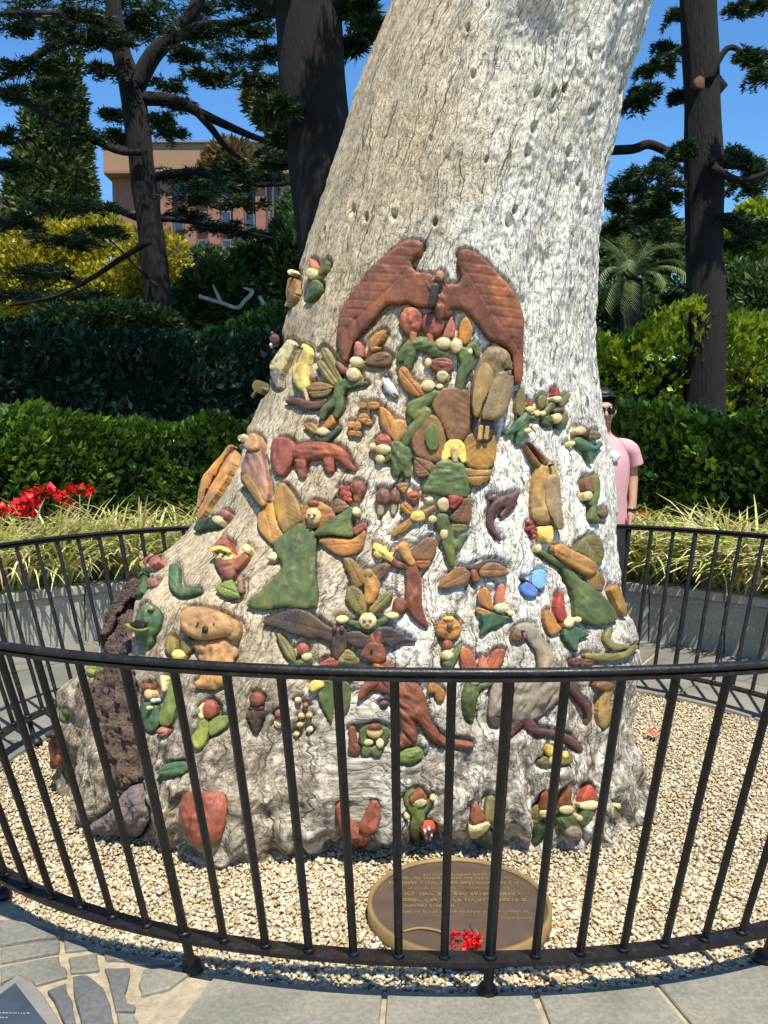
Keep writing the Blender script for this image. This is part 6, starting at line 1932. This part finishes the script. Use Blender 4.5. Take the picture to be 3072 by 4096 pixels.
# ---- below and beside the top rail, left
carve('N', 'carved_koala', 'orange-tan koala clinging to the trunk, its paws folded under its chin', 'KO', [P(610, 480, 700, 465, 800, 465, 900, 440, 962, 480, 972, 560, 962, 640, 900, 855, 760, 892, 635, 882, 690, 760, 700, 600, 640, 570, w=90), S(930, 485, 55, 800, 548, 54, 630, 505, 36), S(950, 570, 50, 820, 640, 58, 700, 620, 42), S(660, 852, 34, 800, 866, 40), S(900, 700, 60, 860, 820, 50)],
      [('head', 'KO', P(528, 290, 560, 220, 640, 180, 740, 188, 860, 220, 960, 285, 1000, 340, 980, 430, 900, 442, 800, 462, 700, 472, 610, 442, 548, 380, w=105), dict(lift=26)), ('ear', 'KO', E(965, 375, 70, 92), dict(lift=20)), ('ear', 'OB', E(590, 240, 56, 62), dict(lift=20)), ('nose', 'BK', E(766, 388, 23, 30), dict(lift=58)), ('eye', 'BR', E(705, 330, 6, 5), dict(lift=58)), ('eye', 'BR', E(838, 335, 6, 5), dict(lift=56))])
carve('N', 'carved_frog', 'glossy green frog with wide open mouth at the left edge of the trunk', 'TE', [E(212, 300, 108, 150, 15), S(180, 400, 80, 200, 470, 50)], [('mouth', 'BK', P(118, 312, 170, 290, 232, 310, 212, 347, 150, 342), dict(lift=38, hs=.3)), ('lip', 'LG', S(100, 330, 13, 160, 370, 15, 235, 365, 10), dict(lift=38)), ('eye', 'LG', E(255, 200, 26, 22), dict(lift=26))], hs=.8)
carve('N', 'carved_fairy', 'leaf-skirted green fairy with yellow head and two dark olive wings beside the koala', 'LG', [P(420, 740, 452, 850, 462, 1000, 440, 1120, 400, 1222, 330, 1222, 308, 1140, 350, 1020, 390, 900, w=40)], [('wing', 'OL', E(412, 512, 50, 78), WG), ('wing', 'OL', E(555, 512, 50, 72), WG), ('head', 'YL', E(490, 602, 52, 50), HD), ('arm', 'CR', S(352, 800, 22, 362, 905, 17), HN), ('foot', 'PK', E(350, 1272, 46, 40), HN)])
carve('N', 'carved_elf', 'green elf with dark red cap and white mug near the dead bark', 'TE', [P(148, 1042, 220, 1008, 302, 1060, 312, 1180, 280, 1262, 200, 1262, 168, 1150, w=36)], [('hat', 'RB', E(208, 888, 46, 42), HT), ('head', 'SK', E(230, 942, 34, 42), HD), ('mug', 'WT', E(276, 1000, 19, 19), dict(lift=14)), ('button', 'CR', E(255, 1062, 16, 18), dict(lift=28))])
carve('N', 'carved_gnome', 'gnome in profile with round red cap and light green wing below the koala', 'LG', [P(648, 1150, 740, 1160, 742, 1290, 700, 1402, 630, 1425, 598, 1320, 648, 1250, w=30)], [('head', 'CR', P(668, 1060, 730, 1008, 745, 1080, 702, 1125), HD), ('hat', 'RR', E(762, 1075, 60, 80), dict(lift=10)), ('wing', 'LG', P(750, 1190, 830, 1140, 922, 1138, 922, 1192, 850, 1262, 758, 1312, w=26), WG), ('beard', 'CR', E(690, 1130, 26, 30), HN)])
carve('N', 'carved_gnome', 'dark gnome with red-brown head half sunk in the bark', 'DK', [E(1160, 1120, 82, 56), S(1160, 1180, 54, 1160, 1245, 30)], [('head', 'RB', E(1175, 985, 62, 62), HD), ('hat', 'PL', S(1130, 1060, 18, 1210, 1060, 18), HT)])
carve('N', 'carved_gnome', 'tiny gnome with pink cap left of the cream toadstools', 'CR', [E(1355, 1198, 36, 36)], [('hat', 'PK', E(1370, 1112, 42, 36), HT)])
carve('N', 'carved_leaf', 'dark green leaf lying low above the red-brown shell', 'TE', [P(290, 1640, 380, 1560, 520, 1540, 572, 1580, 520, 1650, 380, 1665, w=34)])
for k, (x, y, r) in enumerate(((100, 592, 30), (132, 742, 30), (206, 735, 29), (122, 822, 28), (212, 872, 30), (88, 912, 26), (172, 640, 26))):
    o = carve('I', 'carved_toadstool', ('topmost', 'middle left', 'middle right', 'lower left', 'lower right', 'lowest', 'second from the top, pinkish')[k] + ' of the small cluster of cream toadstools left of the kangaroo', 'CR' if k != 6 else 'PK', [E(x, y, r, r * .85)], [('stem', 'BR', S(x, y + r * .7, 9, x, y + r * 1.5, 7), dict(lift=0))])
carve('I', 'carved_elf', 'yellow-haired green elf with a green wing left of the kangaroo\'s paws', 'GR', [P(300, 480, 400, 380, 445, 400, 442, 560, 420, 805, 368, 722, 308, 602, w=36)], [('head', 'YL', P(205, 452, 260, 398, 332, 418, 345, 462, 282, 495, 228, 515), HD), ('wing', 'GR', P(520, 430, 590, 438, 594, 622, 540, 705, 508, 560, w=26), WG), ('hand', 'YL', E(380, 395, 24, 24), HN)])
carve('G', 'carved_fairy', 'small elf with pink cap and olive wing above the railing, left of the bat body', 'GR', [S(-10, 395, 16, 40, 380, 16)], [('head', 'CR', E(30, 360, 22, 18), HD), ('hat', 'RR', E(15, 328, 26, 28), HT), ('wing', 'OL', P(-100, 262, -70, 275, -30, 330, -20, 385, -60, 360), WG)])
carve('G', 'carved_moth', 'olive and salmon moth wings just above the railing left of the kangaroo', 'OL', [P(168, 392, 185, 345, 215, 328, 252, 360, 268, 392, w=22)], [('wing', 'RR', P(85, 398, 120, 372, 165, 368, 172, 398), WG)])
carve('G', 'carved_kangaroo', 'red-brown kangaroo standing behind the railing in the lower centre', 'RB', [P(320, 380, 372, 370, 410, 410, 455, 462, 520, 480, 555, 540, 568, 620, 605, 680, 645, 718, 762, 738, 757, 768, 690, 762, 620, 752, 570, 722, 530, 662, 505, 642, 518, 700, 512, 742, 450, 764, 398, 748, 448, 700, 440, 640, 402, 562, 390, 520, 350, 470, 318, 430, w=52), S(400, 500, 30, 330, 480, 28, 280, 525, 18)],
      [('head', 'RB', P(272, 345, 292, 312, 330, 290, 368, 310, 382, 372, 340, 388, 280, 366, w=26), dict(lift=14)), ('ear', 'RB', S(345, 300, 15, 352, 258, 8), dict(lift=16)), ('ear', 'RB', S(325, 300, 13, 318, 268, 7), dict(lift=10)), ('eye', 'BK', E(320, 330, 5), dict(lift=38)), ('nose', 'DK', E(278, 355, 9, 8), dict(lift=32)), ('forearm', 'RB', S(330, 470, 20, 290, 500, 18, 270, 535, 12), dict(lift=18)), ('joey_paw', 'PL', E(372, 568, 20, 14), dict(lift=6))], hs=1.0)
carve('I', 'carved_squirrel', 'small dark red animal sitting left of the elf with hands to his face', 'RB', [E(632, 1052, 56, 62), S(612, 870, 32, 625, 990, 36)])
carve('I', 'carved_elf', 'green elf with brown cap and both hands held up to his round face', 'GR', [P(708, 1042, 770, 1000, 800, 1040, 860, 1008, 892, 1080, 882, 1125, 822, 1122, 792, 1092, 768, 1122, 708, 1112, w=30), S(722, 985, 34, 716, 890, 34, 770, 842, 24), S(885, 855, 28, 935, 900, 38, 905, 985, 30)], [('head', 'SK', E(826, 892, 74, 58), HD), ('hat', 'RB', E(832, 838, 62, 32), dict(lift=22)), ('hand', 'CR', E(770, 986, 42, 30), HN), ('hand', 'CR', E(876, 996, 36, 46), HN)])
carve('I', 'carved_tortoise', 'green tortoise shell below the kangaroo\'s foot', 'LG', [E(1168, 1112, 122, 72, -15)], [('head', 'GR', E(1065, 1160, 32, 26), dict(lift=0))], hs=.8)
carve('I', 'carved_moth', 'little orange moth right of the kangaroo', 'OR', [P(1330, 460, 1382, 428, 1482, 500, 1484, 582, 1420, 605, 1390, 522, 1340, 525, w=30)])
# ---- at the foot of the tree
carve('G', 'carved_rabbit', 'pinkish red rabbit head with long ears at the foot of the trunk', 'RR', [P(165, 1060, 220, 1098, 262, 1128, 312, 1135, 318, 1152, 300, 1178, 262, 1216, 230, 1214, 190, 1155, w=40)], [('ear', 'RR', P(262, 1120, 280, 1070, 320, 995, 352, 1015, 347, 1080, 322, 1132, w=16), dict(lift=10)), ('ear', 'RR', P(158, 1018, 200, 1008, 222, 1100, 190, 1130, w=16), dict(lift=10)), ('eye', 'BK', E(255, 1150, 7, 6), dict(lift=34)), ('nose', 'PL', E(265, 1200, 10, 7), dict(lift=26))])
carve('L', 'carved_gnome', 'slim green gnome with red-brown cap and raised arms at the foot of the trunk', 'GR', [S(310, 262, 42, 322, 312, 36, 302, 380, 26, 312, 455, 20), S(280, 262, 15, 250, 200, 12, 292, 162, 9), S(360, 270, 15, 395, 215, 11)], [('hat', 'RB', P(268, 195, 330, 148, 357, 175, 364, 210, 300, 232, 272, 222), dict(lift=12)), ('head', 'CR', E(322, 215, 46, 34), HD), ('hand', 'CR', E(252, 305, 14, 16), HN), ('hand', 'CR', E(405, 200, 16, 14), HN)])
carve('L', 'carved_toadstool', 'red spotted toadstool beside the slim green gnome', 'RD', [E(375, 380, 44, 36)], [('stem', 'GY', S(375, 410, 22, 375, 450, 18), dict(lift=0))] + [('spot', 'WT', E(x, y, 6, 5), dict(lift=24)) for x, y in ((355, 370), (378, 360), (395, 382), (365, 392), (388, 400))])
carve('L', 'carved_gnome', 'bearded gnome with conical red hat and olive wing behind the railing post', 'TE', [P(640, 412, 720, 380, 748, 420, 732, 492, 660, 462, w=28)], [('hat', 'RB', P(628, 248, 665, 243, 702, 310, 692, 335, 628, 352), HT), ('beard', 'CR', P(618, 352, 722, 330, 717, 372, 650, 415, 618, 402), HD), ('wing', 'OL', S(738, 215, 26, 730, 320, 28), WG)])
carve('L', 'carved_gnome', 'left gnome of the trio, with olive wings, at the foot on the right', 'TE', [S(1022, 375, 36, 1000, 435, 22)], [('wing', 'OL', E(1010, 285, 42, 46), WG), ('wing', 'OL', E(992, 342, 30, 26), WG), ('hat', 'RB', S(1048, 185, 20, 1045, 240, 27), HT), ('head', 'CR', E(1045, 280, 28, 24), HD)])
carve('L', 'carved_gnome', 'middle gnome of the trio, holding a grey stone, at the foot on the right', 'GR', [P(1120, 322, 1180, 290, 1240, 330, 1262, 420, 1205, 445, 1150, 402, w=32)], [('hat', 'RB', P(1168, 125, 1197, 150, 1192, 210, 1203, 242, 1128, 242, 1140, 190), HT), ('head', 'CR', E(1170, 262, 38, 26), HD), ('stone', 'GY', E(1205, 390, 46, 40), dict(lift=18))])
carve('L', 'carved_gnome', 'right gnome of the trio, with a curled red cap, at the foot on the right', 'GR', [S(1292, 292, 36, 1262, 335, 24)], [('hat', 'RD', P(1298, 125, 1328, 160, 1333, 212, 1248, 222, 1270, 170), HT), ('head', 'CR', E(1296, 242, 52, 27), HD), ('hand', 'CR', E(1242, 315, 18, 16), HN)])
carve('L', 'carved_elf', 'tiny green elf beside the dark hollow at the right foot', 'GR', [S(1455, 270, 10, 1450, 312, 18)], [('head', 'CR', E(1458, 248, 12, 14), HD)])
carve('E', 'carved_shell', 'large smooth red-brown shell on the knuckle of root at the lower left', 'RR', [P(880, 1362, 930, 1335, 1040, 1335, 1098, 1345, 1117, 1420, 1102, 1530, 1062, 1612, 1000, 1645, 930, 1622, 880, 1542, 858, 1450, w=85)], hs=.7)
carve('E', 'carved_fairy', 'pink-capped elf high on the left root beside the dead bark', 'TE', [P(640, 130, 668, 140, 655, 230, 618, 252, w=14)], [('hat', 'PK', E(712, 70, 46, 28, -20), HT), ('head', 'CR', E(680, 90, 28, 20), HD), ('pouch', 'PK', E(712, 182, 28, 22), dict(lift=0))])
carve('E', 'carved_snake', 'green snake curling right on the left root', 'TE', [S(828, 105, 24, 830, 190, 26, 870, 235, 22, 968, 226, 8)])
carve('E', 'carved_gnome', 'small red gnome with dark cap on the outer root at the far left', 'RR', [S(165, 1060, 30, 182, 1130, 36, 160, 1195, 16)], [('hat', 'DK', E(152, 1018, 26, 20), HT)])
carve('E', 'carved_leaf', 'small bright green leaf on the outer root', 'GR', [E(218, 912, 26, 34)])
carve('E', 'carved_leaf', 'green leaf on the left root just under the railing', 'LG', [E(392, 668, 46, 32)])
# slab of dead bark against the left side
slab = relief('dead_bark', M_DEADBARK, [P(470, 640, 560, 620, 605, 760, 610, 900, 640, 1010, 640, 1160, 655, 1260, 600, 1290, 545, 1340, 500, 1300, 460, 1180, 440, 1020, 400, 900, 370, 780, 420, 700, w=70)], 'E', tree, 4, 0.7, 0.022)
slab['label'] = 'strip of dark red-brown dead bark on the left root'
slab2 = relief('dead_bark', M_DEADBARK, [P(430, 530, 440, 440, 500, 300, 570, 190, 620, 160, 580, 300, 570, 420, 580, 560, 500, 600, w=40)], 'E', tree, 2, 0.7, 0.022)
slab2['label'] = 'flap of dark bark curling off the upper left root'
chunk = relief('bark_chunk', simple_mat('purple_grey_bark', (0.17, 0.135, 0.125), 0.9, 0.4, 14, 60, 0.9, 0.012), [P(385, 1500, 480, 1440, 560, 1330, 640, 1290, 680, 1400, 690, 1490, 620, 1590, 540, 1570, 440, 1545, w=60)], 'E', tree, 20, 1.2, 0.012)
chunk['label'] = 'flat chunk of purple-grey bark on the pebbles at the lower left'
# ================================================================== THE TRUNK ITSELF
zz = np.concatenate([np.linspace(-0.10, 3.35, 470), np.linspace(3.40, TOPZ, 40)])
VT, FT, TT, ZT = build_trunk(470, 60, zz)
NN = grid_normals(VT)
LOW = swell(VT, TT)
flat = VT.reshape(-1, 3)
d = np.empty(len(flat))
tt = TT.ravel()
for i in range(len(flat)):
    x, y, z = flat[i]
    if y > 4.0:
        d[i] = 0
        continue
    th = tt[i]
    ridge = abs(noise.noise((th * 17 + 0.5 * noise.noise((z * 2, th * 3, 0)), z * 2.6, 9.0)))
    low = max(0.0, 1 - z / 0.75)
    right = min(1.0, max(0.0, (x - 0.15) / 0.4)) * (1 if z > 0.9 else 0.5)
    a = ridge * (0.004 + 0.050 * low) - 0.003
    a += noise.noise((x * 26, y * 26, z * 15)) * (0.004 + 0.008 * low)
    a += noise.noise((x * 60, y * 60, z * 40)) * (0.0032 + 0.004 * low)
    if right > 0:
        a += right * (max(-0.25, noise.noise((x * 40, y * 40, z * 30))) * 0.005 + max(-0.35, noise.noise((x * 15, y * 15, z * 7))) * 0.010 + max(0, noise.noise((x * 55, y * 55, z * 22)) - .25) * -0.02)
    if low > 0.2:
        a += (noise.ridged_multi_fractal((x * 7, y * 7, z * 5), 0.9, 2.1, 5, 1.0, 2.0) - 1.0) * 0.030 * low
        a += (noise.ridged_multi_fractal((th * 6 + 1, z * 2.2, 4.0), 0.9, 2.2, 4, 1.0, 2.0) - 1.0) * 0.028 * low
    d[i] = a
D = d.reshape(TT.shape)
# borer holes and knots
PITS = [(1022, 160, 11), (1160, 200, 12), (1198, 200, 13), (1152, 278, 12), (1140, 330, 13), (1112, 455, 11), (1100, 480, 14), (1222, 190, 10), (1300, 130, 11), (1260, 420, 18), (1250, 395, 14),
        (1170, 830, 8), (1180, 1188, 9), (790, 470, 10), (760, 455, 14), (850, 465, 12), (700, 500, 10), (1010, 60, 9), (930, 300, 8), (1230, 330, 12), (1305, 205, 14), (1275, 240, 11), (940, 480, 9), (1050, 345, 8)]
for px, py, rr in PITS:
    loc, nor = hit(px * 1.8517, py * 1.8517)
    if loc is None: continue
    q = np.linalg.norm((VT - np.array(loc)) * np.array([1.25, 1, 0.75]), axis=-1)
    D -= 0.045 * np.exp(-(q / (rr * 0.9e-3)) ** 2)
    D += 0.005 * np.exp(-((q - rr * 1.9e-3) / (rr * 0.9e-3)) ** 2)
# let the bark lie down flat under the carvings
Mk = FOOT.astype(float)
for _ in range(2):
    Mk = np.maximum.reduce([Mk, np.roll(Mk, 1, 0), np.roll(Mk, -1, 0), np.roll(Mk, 1, 1), np.roll(Mk, -1, 1)])
for _ in range(2):
    Mk = (Mk + np.roll(Mk, 1, 0) + np.roll(Mk, -1, 0) + np.roll(Mk, 1, 1) + np.roll(Mk, -1, 1)) / 5
ux = VT[..., 0]
uz = VT[..., 2] - CAM_H
dep = VT[..., 1] * CP - uz * SP
pxx = np.clip((1536 + FPX * ux / dep) / 4, 0, 767).astype(int)
pyy = (2048 - FPX * (uz * CP + VT[..., 1] * SP) / dep) / 4
on = (pyy > 0) & (pyy < 1023) & (VT[..., 1] < 3.9)
mk = Mk[np.clip(pyy, 0, 1023).astype(int), pxx] * on
Rg = FOOT.astype(float)
for _ in range(3):
    Rg = np.maximum.reduce([Rg, np.roll(Rg, 1, 0), np.roll(Rg, -1, 0), np.roll(Rg, 1, 1), np.roll(Rg, -1, 1)])
for _ in range(2):
    Rg = (Rg + np.roll(Rg, 1, 0) + np.roll(Rg, -1, 0) + np.roll(Rg, 1, 1) + np.roll(Rg, -1, 1)) / 5
rg = Rg[np.clip(pyy, 0, 1023).astype(int), pxx] * on      # the ground round each figure is cut back
D = LOW + D * (1 - mk) - 0.005 * mk - 0.013 * rg
VT = VT + NN * D[..., None]
nz_, nt_ = TT.shape
trunk = mesh_np('trunk', VT.reshape(-1, 3), FT, M_BARK, tree, smooth=True, origin=Vector((-0.1, TY, 0)))
uvl = trunk.data.uv_layers.new(name='grain')
li_ = np.empty(len(trunk.data.loops), dtype=np.int32)
trunk.data.loops.foreach_get('vertex_index', li_)
UVv = np.stack([TT.ravel() * 0.62, ZT.ravel()], -1)
uvl.data.foreach_set('uv', UVv[li_].astype(np.float32).ravel())
# broken top far above the frame
topc = VT[-1]
cv = [tuple(p) for p in topc] + [tuple(topc.mean(0) + np.array([0, 0, 0.25]))]
mesh_obj('broken_top', cv, [[i, (i + 1) % nt_, nt_] for i in range(nt_)], M_DEADBARK, tree)
